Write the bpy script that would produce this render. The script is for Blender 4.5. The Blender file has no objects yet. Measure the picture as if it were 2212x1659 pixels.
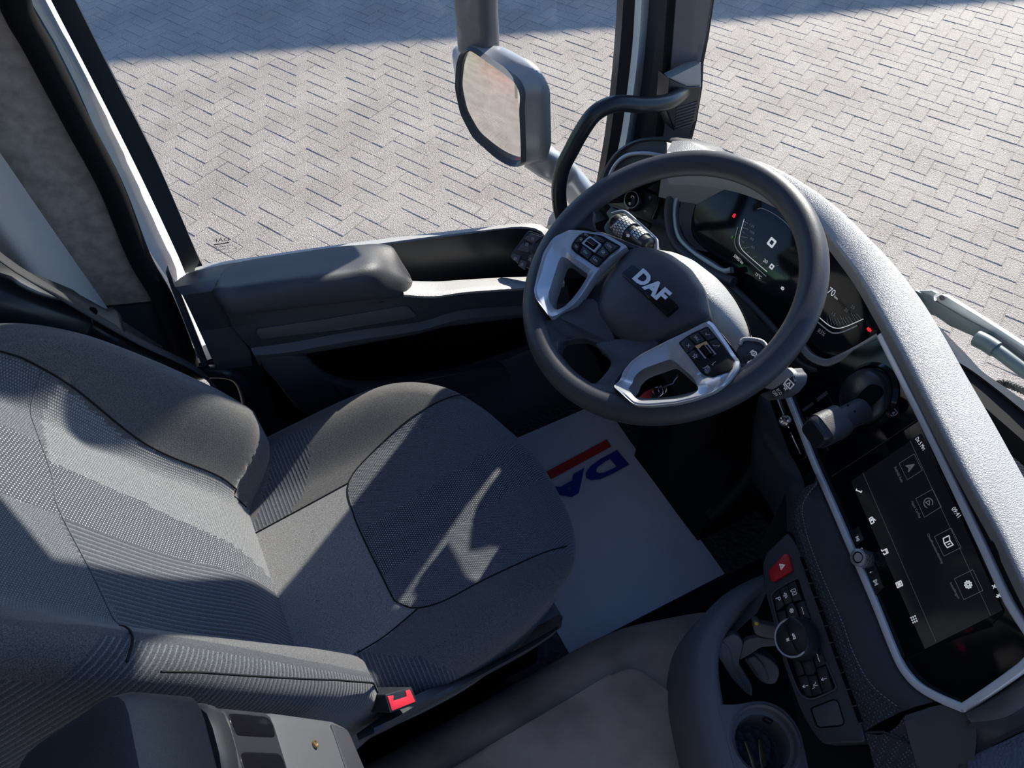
import bpy, bmesh, math, random
from mathutils import Vector, Matrix
random.seed(7)
# ------------------------------------------------------------------ camera, light, exposure
FPX = 1580.9; CZ = 1.554
PITCH = math.radians(51.922); ROLL = math.radians(.682); HEAD = math.radians(61.5)
_h = Vector((math.cos(HEAD), math.sin(HEAD), 0)); _r = Vector((math.sin(HEAD), -math.cos(HEAD), 0))
FW = _h*math.cos(PITCH) + Vector((0, 0, -math.sin(PITCH)))
_u = _r.cross(FW); RT = _r*math.cos(ROLL) + _u*math.sin(ROLL); UP = RT.cross(FW)
CAM = Vector((0, 0, CZ))
scene = bpy.context.scene; COL = scene.collection
cd = bpy.data.cameras.new('camera'); cam = bpy.data.objects.new('camera', cd); COL.objects.link(cam)
cd.sensor_width = 36; cd.lens = FPX/2212*36; cd.clip_start = .02; cd.clip_end = 400
cam.matrix_world = Matrix(((RT.x, UP.x, -FW.x, 0), (RT.y, UP.y, -FW.y, 0), (RT.z, UP.z, -FW.z, CZ), (0, 0, 0, 1)))
scene.camera = cam
SUN_AZ = math.radians(31.5); SUN_EL = math.radians(25.3)
w = bpy.data.worlds.new('sky'); scene.world = w; w.use_nodes = True
nt = w.node_tree; bg = nt.nodes['Background']; sk = nt.nodes.new('ShaderNodeTexSky')
sk.sky_type = 'NISHITA'; sk.sun_disc = False; sk.sun_elevation = SUN_EL; sk.sun_rotation = math.pi/2 - SUN_AZ
sk.air_density = 1.0; sk.dust_density = .6; sk.ozone_density = 1.5
wb = nt.nodes.new('ShaderNodeMix'); wb.data_type = 'RGBA'; wb.blend_type = 'MULTIPLY'; wb.inputs[0].default_value = 1; wb.inputs[7].default_value = (.76, .97, 1.33, 1)   # camera white balance
nt.links.new(sk.outputs[0], wb.inputs[6]); nt.links.new(wb.outputs[2], bg.inputs[0]); bg.inputs[1].default_value = .185
sl = bpy.data.lights.new('sun', 'SUN'); sun = bpy.data.objects.new('sun', sl); COL.objects.link(sun)
sl.energy = 8.8; sl.angle = math.radians(.55); sl.color = (1, .925, .83)
SD = Vector((math.cos(SUN_AZ)*math.cos(SUN_EL), math.sin(SUN_AZ)*math.cos(SUN_EL), math.sin(SUN_EL)))
sun.rotation_euler = SD.to_track_quat('Z', 'Y').to_euler(); sun.location = SD*30
vs = scene.view_settings; vs.view_transform = 'Standard'; vs.look = 'None'; vs.gamma = 1; vs.exposure = 0.0
vs.use_curve_mapping = False
cy = scene.cycles; cy.max_bounces = 8; cy.transparent_max_bounces = 12; cy.glossy_bounces = 4; cy.caustics_reflective = False; cy.caustics_refractive = False

# ------------------------------------------------------------------ survey helpers (pixel of the photo -> point on a real plane)
def ray(px, py): return (FW*FPX + RT*(px-1106) - UP*(py-829.5)).normalized()
def K(px, py, x=None, y=None, z=None):
    d = ray(px, py)
    if x is not None: t = (x-CAM.x)/d.x
    elif y is not None: t = (y-CAM.y)/d.y
    else: t = (z-CAM.z)/d.z
    return CAM + d*t
class Plane:
    def __init__(s, o, u, v):
        s.o = Vector(o); s.u = Vector(u).normalized(); s.v = Vector(v).normalized(); s.n = s.u.cross(s.v).normalized()
    def off(s, d): return Plane(s.o + s.n*d, s.u, s.v)
    def at(s, px, py):
        d = ray(px, py); return CAM + d*((s.o-CAM).dot(s.n)/d.dot(s.n))
    def uv(s, P): return ((P-s.o).dot(s.u), (P-s.o).dot(s.v))
    def pt(s, a, b, c=0): return s.o + s.u*a + s.v*b + s.n*c
def Q(pl, pts): return [pl.at(*p) for p in pts]
# ------------------------------------------------------------------ materials
MATS = {}
def nmat(name, color, rough=.5, metal=0, bump=0, bscale=500, var=0, vscale=4, spec=.5, coat=0, kind='noise', emit=None, estr=0, sheen=0, col2=None, trans=0):
    m = bpy.data.materials.new(name); m.use_nodes = True; MATS[name] = m
    t = m.node_tree; b = t.nodes['Principled BSDF']
    b.inputs['Base Color'].default_value = (*color, 1); b.inputs['Roughness'].default_value = rough
    b.inputs['Metallic'].default_value = metal; b.inputs['Specular IOR Level'].default_value = spec
    b.inputs['Coat Weight'].default_value = coat; b.inputs['Coat Roughness'].default_value = .05
    b.inputs['Sheen Weight'].default_value = sheen; b.inputs['Sheen Roughness'].default_value = .4
    if emit: b.inputs['Emission Color'].default_value = (*emit, 1); b.inputs['Emission Strength'].default_value = estr
    if trans: b.inputs['Transmission Weight'].default_value = trans
    g = t.nodes.new('ShaderNodeNewGeometry')
    if var:
        n = t.nodes.new('ShaderNodeTexNoise'); n.inputs['Scale'].default_value = vscale; n.inputs['Detail'].default_value = 5
        t.links.new(g.outputs['Position'], n.inputs['Vector'])
        mx = t.nodes.new('ShaderNodeMix'); mx.data_type = 'RGBA'
        c2 = col2 or tuple(c*(1-var) for c in color); c1 = tuple(min(1, c*(1+var)) for c in color) if not col2 else color
        mx.inputs[6].default_value = (*c1, 1); mx.inputs[7].default_value = (*c2, 1)
        r = t.nodes.new('ShaderNodeMapRange'); r.inputs[1].default_value = .35; r.inputs[2].default_value = .65
        t.links.new(n.outputs['Fac'], r.inputs[0]); t.links.new(r.outputs[0], mx.inputs[0]); t.links.new(mx.outputs[2], b.inputs['Base Color'])
    if bump:
        if kind == 'noise':
            n = t.nodes.new('ShaderNodeTexNoise'); n.inputs['Detail'].default_value = 3; o = n.outputs['Fac']
        else:
            n = t.nodes.new('ShaderNodeTexVoronoi'); n.feature = 'DISTANCE_TO_EDGE' if kind == 'grain' else 'F1'; o = n.outputs['Distance']
        n.inputs['Scale'].default_value = bscale; t.links.new(g.outputs['Position'], n.inputs['Vector'])
        bp = t.nodes.new('ShaderNodeBump'); bp.inputs['Strength'].default_value = bump; bp.inputs['Distance'].default_value = .35/bscale
        t.links.new(o, bp.inputs['Height']); t.links.new(bp.outputs[0], b.inputs['Normal'])
    return m
plastic = nmat('dark_plastic', (.042, .045, .052), .45, bump=.5, bscale=900, kind='grain')
plastic2 = nmat('charcoal_plastic', (.075, .078, .085), .5, bump=.5, bscale=900, kind='grain')
smoothp = nmat('smooth_black_plastic', (.022, .024, .028), .32)
matblack = nmat('matt_black', (.008, .008, .009), .75, spec=.2)
void = nmat('hollow_shade_black', (.004, .004, .005), .9, spec=.1)  # near-black colour standing in for shade inside holes, slots and gaps
gloss = nmat('gloss_black', (.006, .006, .008), .09, spec=.3)
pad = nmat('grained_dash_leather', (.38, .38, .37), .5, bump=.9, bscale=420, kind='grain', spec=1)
padd = nmat('dash_rubber_and_wall_shade', (.018, .018, .02), .85, spec=.1)
rimm = nmat('steering_rim_leather', (.045, .048, .055), .42, bump=.55, bscale=1100, kind='grain')
silver = nmat('satin_silver', (.5, .52, .55), .3, metal=.5)
bezsil = nmat('bezel_silver', (.88, .9, .93), .33, metal=.15)
darksil = nmat('dark_silver', (.26, .28, .31), .3, metal=.4)
chrome = nmat('chrome', (.75, .77, .8), .1, metal=1)
white = nmat('glowing_print_white', (.75, .78, .8), .5, emit=(.8, .85, .9), estr=.12)  # switch print with a weak glow put into it
grey = nmat('glowing_print_grey', (.3, .33, .37), .5, emit=(.4, .45, .5), estr=.03)  # grey print, also given a faint glow
scrw = nmat('screen_text_white', (.1, .1, .1), .5, emit=(.85, .92, 1), estr=.55)
scrg = nmat('screen_text_grey', (.05, .05, .05), .5, emit=(.4, .47, .6), estr=.16)
scrred = nmat('screen_red', (.1, 0, 0), .5, emit=(1, .03, .05), estr=.7)
scrgreen = nmat('screen_green', (0, .05, 0), .5, emit=(.1, .6, .15), estr=.12)
scrbg = nmat('screen_backlight', (.006, .007, .01), .08, emit=(.35, .42, .6), estr=.008, spec=.3)
pillarm = nmat('pillar_grey_plastic', (.17, .175, .19), .5, bump=.3, bscale=900)
red = nmat('red_button', (.62, .012, .02), .35)
redb = nmat('red_buckle_button', (.7, .03, .05), .4)
paint = nmat('white_cab_paint', (.8, .86, .88), .3, coat=.4)
carpet = nmat('brown_grey_pillar_cloth', (.5, .4, .33), .95, bump=.8, bscale=700, var=.2, vscale=60)
tunnelm = nmat('brown_grey_plastic', (.42, .315, .25), .6, bump=.7, bscale=500, kind='grain', var=.25, vscale=9)
binm = nmat('grey_bin_plastic', (.17, .175, .19), .45, bump=.2, bscale=700)
mountm = nmat('grey_mount_plastic', (.17, .165, .16), .5, bump=.2, bscale=900)
mirrorsh = nmat('mirror_housing_grey', (.42, .44, .46), .33, bump=.25, bscale=900, metal=.3)
mirrord = nmat('mirror_housing_dark', (.11, .12, .13), .35)
mirglass = nmat('mirror_glass', (.9, .9, .88), .015, metal=1)
paper = nmat('white_paper', (.72, .73, .76), .75, bump=.15, bscale=60)
pblue = nmat('paper_print_blue', (.01, .04, .3), .7)
pred = nmat('paper_print_red', (.6, .03, .03), .7)
rubber = nmat('black_rubber', (.05, .05, .055), .55, bump=1, bscale=85, kind='cell')
belt = nmat('belt_webbing', (.03, .03, .034), .8, bump=.6, bscale=900)
curtainm = nmat('beige_curtain', (.62, .56, .5), .9, bump=.3, bscale=900)
brass = nmat('brass_key', (.35, .23, .12), .35, metal=.8)
ceilm = nmat('headliner', (.62, .58, .52), .9)
keyred = nmat('red_tag', (.55, .02, .03), .5)
yellow = nmat('yellow_dot', (.8, .7, .02), .5)
orange = nmat('toggle_orange', (.75, .42, .2), .3)
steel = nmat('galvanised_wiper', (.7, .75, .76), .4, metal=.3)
wiperm = nmat('wiper_rubber_and_arm_shade', (.12, .17, .19), .45)
trailw = nmat('trailer_white', (.75, .76, .77), .5)
truckg = nmat('truck_green', (.0, .45, .2), .4)
truckr = nmat('truck_red', (.6, .04, .06), .4)
hosem = nmat('ribbed_hose', (.05, .05, .05), .5)

def glassmat(name, tint, gl):
    m = bpy.data.materials.new(name); m.use_nodes = True; t = m.node_tree; t.nodes.clear()
    o = t.nodes.new('ShaderNodeOutputMaterial'); a = t.nodes.new('ShaderNodeBsdfTransparent'); b = t.nodes.new('ShaderNodeBsdfGlossy')
    mx = t.nodes.new('ShaderNodeMixShader'); f = t.nodes.new('ShaderNodeLayerWeight'); f.inputs['Blend'].default_value = .5
    p = t.nodes.new('ShaderNodeMath'); p.operation = 'POWER'; p.inputs[1].default_value = 5; q = t.nodes.new('ShaderNodeMath'); q.operation = 'MULTIPLY_ADD'; q.inputs[1].default_value = .9; q.inputs[2].default_value = .04
    t.links.new(f.outputs['Facing'], p.inputs[0]); t.links.new(p.outputs[0], q.inputs[0])
    a.inputs[0].default_value = (*tint, 1); b.inputs['Roughness'].default_value = .01; b.inputs[0].default_value = (gl, gl, gl, 1)
    t.links.new(q.outputs[0], mx.inputs[0]); t.links.new(a.outputs[0], mx.inputs[1]); t.links.new(b.outputs[0], mx.inputs[2]); t.links.new(mx.outputs[0], o.inputs[0])
    return m
glass = glassmat('window_glass', (.95, .97, .96), .6)

def fabric(name, base, dot, mode, pitch=.0042):
    """woven seat cloth in UV metres: mode dots / rib / plain / brick"""
    m = bpy.data.materials.new(name); m.use_nodes = True; t = m.node_tree; b = t.nodes['Principled BSDF']; MATS[name] = m
    b.inputs['Roughness'].default_value = .85; b.inputs['Specular IOR Level'].default_value = .25
    b.inputs['Sheen Weight'].default_value = .25; b.inputs['Sheen Roughness'].default_value = .5
    uv = t.nodes.new('ShaderNodeUVMap'); uv.uv_map = 'UVMap'; sp = t.nodes.new('ShaderNodeSeparateXYZ'); t.links.new(uv.outputs[0], sp.inputs[0])
    def M(op, a, bb=None):
        n = t.nodes.new('ShaderNodeMath'); n.operation = op
        for i, v in enumerate((a, bb)):
            if v is None: continue
            if isinstance(v, (int, float)): n.inputs[i].default_value = v
            else: t.links.new(v, n.inputs[i])
        return n.outputs[0]
    k = 2*math.pi/pitch
    sx = M('SINE', M('MULTIPLY', sp.outputs[0], k)); sy = M('SINE', M('MULTIPLY', sp.outputs[1], k*.8))
    if mode == 'dots':
        # staggered dots
        row = M('ROUND', M('DIVIDE', sp.outputs[0], pitch)); sh = M('MULTIPLY', M('MODULO', row, 2), pitch*.6)
        sy = M('SINE', M('MULTIPLY', M('ADD', sp.outputs[1], sh), k*.8)); cx = M('COSINE', M('MULTIPLY', sp.outputs[0], k))
        h = M('MULTIPLY', M('MAXIMUM', cx, 0), M('MAXIMUM', sy, 0)); f = M('GREATER_THAN', h, .32)
    elif mode == 'rib':
        h = M('MULTIPLY', M('ADD', sx, 1), .5); f = M('GREATER_THAN', h, .8)
    elif mode == 'brick':
        row = M('FLOOR', M('DIVIDE', sp.outputs[0], pitch)); sh = M('MULTIPLY', M('MODULO', row, 2), pitch*.6)
        sy = M('SINE', M('MULTIPLY', M('ADD', sp.outputs[1], sh), k*.8)); h = M('MULTIPLY', M('ABSOLUTE', M('SINE', M('MULTIPLY', sp.outputs[0], k*.5))), M('ADD', M('MULTIPLY', sy, .5), .5)); f = h
    else:
        h = M('MULTIPLY', M('MULTIPLY', sx, sy), .12); f = M('ADD', h, .5)
    n = t.nodes.new('ShaderNodeTexNoise'); n.inputs['Scale'].default_value = 900; n.inputs['Detail'].default_value = 2
    g = t.nodes.new('ShaderNodeNewGeometry'); t.links.new(g.outputs['Position'], n.inputs['Vector'])
    mx = t.nodes.new('ShaderNodeMix'); mx.data_type = 'RGBA'; mx.inputs[6].default_value = (*base, 1); mx.inputs[7].default_value = (*dot, 1)
    t.links.new(f, mx.inputs[0])
    m2 = t.nodes.new('ShaderNodeMix'); m2.data_type = 'RGBA'; m2.blend_type = 'MULTIPLY'; m2.inputs[0].default_value = 1
    r = t.nodes.new('ShaderNodeMapRange'); r.inputs[1].default_value = .3; r.inputs[2].default_value = .7; r.inputs[3].default_value = .45; r.inputs[4].default_value = 1.5
    t.links.new(n.outputs['Fac'], r.inputs[0]); t.links.new(mx.outputs[2], m2.inputs[6]); t.links.new(r.outputs[0], m2.inputs[7]); t.links.new(m2.outputs[2], b.inputs['Base Color'])
    bp = t.nodes.new('ShaderNodeBump'); bp.inputs['Strength'].default_value = .6; bp.inputs['Distance'].default_value = .0008
    hh = M('ADD', M('MULTIPLY', h, 1.0), M('MULTIPLY', n.outputs['Fac'], .6)); t.links.new(hh, bp.inputs['Height']); t.links.new(bp.outputs[0], b.inputs['Normal'])
    return m
f_plain = fabric('seat_cloth_plain', (.2, .2, .2), (.24, .24, .235), 'plain', .0016)
f_bol = fabric('seat_cloth_bolster', (.085, .085, .085), (.11, .11, .108), 'plain', .0016)
f_knit = fabric('seat_cloth_knit', (.06, .066, .078), (.2, .215, .23), 'brick', .0027)
f_knit2 = fabric('seat_cloth_light_knit', (.1, .11, .12), (.34, .34, .335), 'brick', .0027)
f_dots = fabric('seat_cloth_dotted', (.05, .055, .068), (.5, .51, .51), 'dots', .0034)
f_rib = fabric('seat_cloth_ribbed', (.06, .066, .078), (.13, .14, .155), 'rib', .0062)
# ------------------------------------------------------------------ mesh helpers
def rootloc(p):
    v = Vector((0, 0, 0))
    while p: v += p.location; p = p.parent
    return v
def link(name, me, parent=None, label=None, cat=None, group=None, kind=None):
    o = bpy.data.objects.new(name, me); COL.objects.link(o)
    if parent: o.parent = parent
    if label: o['label'] = label
    if cat: o['category'] = cat
    if group: o['group'] = group
    if kind: o['kind'] = kind
    return o
def root(name, loc, label=None, cat=None, group=None, kind=None):
    o = bpy.data.objects.new(name, None); COL.objects.link(o); o.location = Vector(loc); o.empty_display_size = .02
    if label: o['label'] = label
    if cat: o['category'] = cat
    if group: o['group'] = group
    if kind: o['kind'] = kind
    return o
def mk(name, V, F, mat, parent=None, ang=35, uv=None, mats=None, fmi=None, **kw):
    off = rootloc(parent); me = bpy.data.meshes.new(name)
    me.from_pydata([tuple(Vector(v)-off) for v in V], [], F)
    for m in (mats or [mat]): me.materials.append(m)
    if fmi: me.polygons.foreach_set('material_index', fmi)
    if uv:
        l = me.uv_layers.new(name='UVMap'); li = [0]*len(me.loops); me.loops.foreach_get('vertex_index', li)
        l.data.foreach_set('uv', [c for i in li for c in uv[i]])
    me.update(); me.shade_smooth()
    if ang: me.set_sharp_from_angle(angle=math.radians(ang))
    me.validate()
    return link(name, me, parent, **kw)
def spl(P, n, closed=False):
    P = [Vector(p) for p in P]; m = len(P); seg = m if closed else m-1; out = []
    L = [max((P[(i+1) % m]-P[i]).length, 1e-9) for i in range(seg)]; T = sum(L); N = n if closed else n-1
    cum = [0]
    for l in L: cum.append(cum[-1]+l)
    for k in range(n):
        s = T*k/N; i = 0
        while i < seg-1 and s > cum[i+1]: i += 1
        t = (s-cum[i])/L[i]
        if closed: a, b, c, d = P[(i-1) % m], P[i], P[(i+1) % m], P[(i+2) % m]
        else: a, b, c, d = P[max(i-1, 0)], P[i], P[i+1], P[min(i+2, m-1)]
        out.append(.5*((2*b)+(c-a)*t+(2*a-5*b+4*c-d)*t*t+(3*b-a-3*c+d)*t**3))
    return out
def lin(P, n, closed=False):
    P = [Vector(p) for p in P]; 
    if closed: P = P+[P[0]]
    cum = [0]
    for i in range(len(P)-1): cum.append(cum[-1]+max((P[i+1]-P[i]).length, 1e-9))
    out = []; N = n if closed else n-1
    for k in range(n):
        s = cum[-1]*k/N; i = 0
        while i < len(P)-2 and s > cum[i+1]: i += 1
        out.append(P[i].lerp(P[i+1], (s-cum[i])/(cum[i+1]-cum[i])))
    return out
def rc(P, r, seg=4, closed=True):
    """round polygon corners"""
    P = [Vector(p) for p in P]; n = len(P); out = []
    for i in range(n):
        a, b, c = P[(i-1) % n], P[i], P[(i+1) % n]
        if not closed and i in (0, n-1): out.append(b); continue
        ri = r[i] if isinstance(r, (list, tuple)) else r
        la, lc = (a-b).length, (c-b).length; q = min(ri, la*.45, lc*.45)
        if q < 1e-5: out.append(b); continue
        p0 = b+(a-b)/la*q; p1 = b+(c-b)/lc*q
        for k in range(seg+1):
            t = k/seg; out.append(p0*(1-t)**2+b*2*t*(1-t)+p1*t*t)
    return out
def plate(name, P, n, depth, mat, parent=None, bev=.001, seg=2, ang=35, **kw):
    """polygon (world points) extruded backwards along -n, top edge bevelled"""
    off = rootloc(parent); bm = bmesh.new(); n = Vector(n).normalized()
    vs_ = [bm.verts.new(Vector(p)-off) for p in P]
    f = bm.faces.new(vs_); f.normal_update()
    if f.normal.dot(n) < 0: f.normal_flip()
    ex = bmesh.ops.extrude_face_region(bm, geom=[f]); nv = [e for e in ex['geom'] if isinstance(e, bmesh.types.BMVert)]
    nf = [e for e in ex['geom'] if isinstance(e, bmesh.types.BMFace)][0]
    # original face removed from top: move the *new* face to keep top, push old ring back
    ring = [v for v in bm.verts if v not in nv]
    for v in ring: v.co -= n*depth
    if bev > 0:
        try: bmesh.ops.bevel(bm, geom=[e for e in nf.edges], offset=bev, segments=seg, affect='EDGES', profile=.5, clamp_overlap=True)
        except Exception: pass
    bmesh.ops.recalc_face_normals(bm, faces=bm.faces)
    me = bpy.data.meshes.new(name); bm.to_mesh(me); bm.free(); me.materials.append(mat); me.shade_smooth(); me.set_sharp_from_angle(angle=math.radians(ang))
    return link(name, me, parent, **kw)
def skin(name, rows, nu, mat, parent=None, sub=1, curve=True, ang=40, flip=False, thick=0, linear=False, **kw):
    """surface through polylines (each a list of world points)"""
    R = [(lin if linear else spl)(r, nu) for r in rows]
    if curve and len(R) > 2 and sub > 1:
        m = (len(R)-1)*sub+1; C = [spl([R[j][i] for j in range(len(R))], m) for i in range(nu)]
        R = [[C[i][j] for i in range(nu)] for j in range(m)]
    V = [p for r in R for p in r]; F = []
    for j in range(len(R)-1):
        for i in range(nu-1):
            a = j*nu+i; q = (a, a+1, a+nu+1, a+nu); F.append(q[::-1] if flip else q)
    o = mk(name, V, F, mat, parent, ang, **kw)
    if thick:
        md = o.modifiers.new('solid', 'SOLIDIFY'); md.thickness = thick; md.offset = -1
    return o
def sweep(path, prof, up=None, closed=False, caps=True, sc=None):
    """returns V,F; prof: list of (side, up) closed loop"""
    V = []; F = []; n = len(path); m = len(prof); prev = None
    for i, p in enumerate(path):
        a = path[(i-1) % n] if (closed or i > 0) else p; b = path[(i+1) % n] if (closed or i < n-1) else p
        t = (b-a).normalized()
        if up is not None:
            u0 = up[i] if isinstance(up, list) else up
            s = t.cross(u0).normalized(); u = s.cross(t).normalized()
        else:
            if prev is None: prev = Vector((0, 0, 1)) if abs(t.z) < .9 else Vector((1, 0, 0))
            s = t.cross(prev).normalized(); u = s.cross(t).normalized(); prev = u
        k = sc(i/(n-1 if not closed else n)) if sc else 1
        for (x, y) in prof: V.append(p+s*x*k+u*y*k)
    for i in range(n if closed else n-1):
        for j in range(m):
            F.append((i*m+j, i*m+(j+1) % m, ((i+1) % n)*m+(j+1) % m, ((i+1) % n)*m+j))
    if caps and not closed: F += [tuple(range(m))[::-1], tuple((n-1)*m+j for j in range(m))]
    return V, F
def circ(r, n=16, rx=1, ry=1): return [(r*rx*math.cos(2*math.pi*i/n), r*ry*math.sin(2*math.pi*i/n)) for i in range(n)]
def rrect(w, h, r, seg=3):
    P = rc([Vector((-w/2, -h/2, 0)), Vector((w/2, -h/2, 0)), Vector((w/2, h/2, 0)), Vector((-w/2, h/2, 0))], r, seg); return [(p.x, p.y) for p in P]
def tube(name, pts, r, mat, parent=None, n=14, m=30, up=None, prof=None, closed=False, smooth=True, sc=None, ang=40, **kw):
    path = (spl if smooth else (lambda a, b, c=False: [Vector(q) for q in a]))(pts, m, closed)
    V, F = sweep(path, prof or circ(r, n), up, closed, sc=sc); return mk(name, V, F, mat, parent, ang, **kw)
def lathe(name, o, ax, prof, mat, parent=None, n=32, ang=35, **kw):
    """prof list of (r, h)"""
    ax = Vector(ax).normalized(); s = ax.orthogonal().normalized(); t = ax.cross(s); V = []; F = []; o = Vector(o)
    for (r, h) in prof:
        for i in range(n):
            a = 2*math.pi*i/n; V.append(o+ax*h+(s*math.cos(a)+t*math.sin(a))*max(r, 1e-5))
    for j in range(len(prof)-1):
        for i in range(n): F.append((j*n+i, j*n+(i+1) % n, (j+1)*n+(i+1) % n, (j+1)*n+i))
    F.append(tuple(range(n))[::-1]); F.append(tuple((len(prof)-1)*n+i for i in range(n)))
    return mk(name, V, F, mat, parent, ang, **kw)
def pillow(name, out, top, er, depth, fr, mat, parent=None, n=96, rings=26, mats=None, pick=None, ang=60, side=None, nside=6, rimuv=False, **kw):
    """out: closed outline in local (a,b); top(a,b)->height; fr(a,b,c)->world; er edge radius; depth: side height"""
    O = [Vector((p[0], p[1], 0)) for p in out]; O = spl(O, n, True); c = sum(O, Vector())/n
    V = []; UV = []; R = 0; SIDE = []; PL_ = [0]
    for i in range(1, n): PL_.append(PL_[-1]+(O[i]-O[i-1]).length)
    def inset(k): return [c+(p-c)*k for p in O]
    ks = [((i+1)/rings) for i in range(rings)]
    V.append(fr(c.x, c.y, top(c.x, c.y))); UV.append((c.x, c.y))
    for k in ks:
        for p in O:
            d = (p-c); L = d.length; kk = k*(1-er/L); q = c+d*kk; V.append(fr(q.x, q.y, top(q.x, q.y))); UV.append((q.x, q.y)); 
        R += 1
    ne = 7
    for e in range(1, ne+1):
        a = e/ne*math.pi/2
        for i_, p in enumerate(O):
            d = (p-c); L = d.length; q = c+d*((L-er+er*math.sin(a))/L); z = top(*(c+d*((L-er)/L))[:2])-er*(1-math.cos(a)); V.append(fr(q.x, q.y, z)); UV.append((PL_[i_], er*a)) if rimuv else UV.append((q.x, q.y+er*a*.3))
        R += 1
    for e in range(1, nside+1):
        tt = e/nside
        for i, p in enumerate(O):
            d = (p-c); L = d.length; z0 = top(*(c+d*((L-er)/L))[:2])-er; f = side(tt) if side else 1
            q = c+d*f; V.append(fr(q.x, q.y, z0*(1-tt)+(-depth)*tt)); UV.append((PL_[i], tt*.2)); SIDE.append(len(V)-1)
        R += 1
    F = [(0, 1+i, 1+(i+1) % n) for i in range(n)]
    for j in range(R-1):
        for i in range(n): F.append((1+j*n+i, 1+(j+1)*n+i, 1+(j+1)*n+(i+1) % n, 1+j*n+(i+1) % n))
    fmi = None
    if pick: 
        fmi = []
        for fi, f in enumerate(F):
            j = 0 if fi < n else 1+(fi-n)//n; a = sum(UV[v][0] for v in f)/len(f); b = sum(UV[v][1] for v in f)/len(f)
            if j >= rings+(0 if rimuv else ne): a, b = O[(fi-n) % n].x, O[(fi-n) % n].y
            fmi.append(pick(a, b, 0 if j < rings else (1 if j < rings+ne else 2)))
    return mk(name, V, F, mat, parent, ang, uv=UV, mats=mats, fmi=fmi, **kw)
def text(name, s, pl, p0, p1, mat, parent=None, h=None, raise_=.0004, mirror=False, bold=0, **kw):
    """text whose baseline runs from pixel p0 to pixel p1 on plane pl, stretched to that length; h cap height (m)"""
    A, B = pl.at(*p0), pl.at(*p1); xd = (B-A); L = xd.length; xd.normalize(); yd = pl.n.cross(xd).normalized()
    return text3(name, s, A, xd, yd, L, mat, parent, h, raise_, mirror, bold, **kw)
def text3(name, s, A, xd, yd, L, mat, parent=None, h=None, raise_=.0004, mirror=False, bold=0, **kw):
    c = bpy.data.curves.new(name, 'FONT'); c.body = s; c.size = 1; c.offset = bold; c.resolution_u = 3
    o = bpy.data.objects.new('tmp', c); COL.objects.link(o); dg = bpy.context.evaluated_depsgraph_get(); dg.update()
    me = bpy.data.meshes.new_from_object(o.evaluated_get(dg)); bpy.data.objects.remove(o); bpy.data.curves.remove(c)
    xs = [v.co.x for v in me.vertices] or [0, 1]; ys = [v.co.y for v in me.vertices] or [0, 1]
    x0, x1 = min(xs), max(xs); H = max(ys)-min(ys) or 1; y0 = min(ys)
    sx = L/(x1-x0); sy = (h/H) if h else sx; n = xd.cross(yd).normalized(); off = rootloc(parent)
    for v in me.vertices:
        x = (v.co.x-x0); x = (x1-x0-x) if mirror else x
        v.co = A-off+xd*x*sx+yd*(v.co.y-y0)*sy+n*raise_
    me.materials.clear(); me.materials.append(mat); me.update()
    return link(name, me, parent, **kw)
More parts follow.
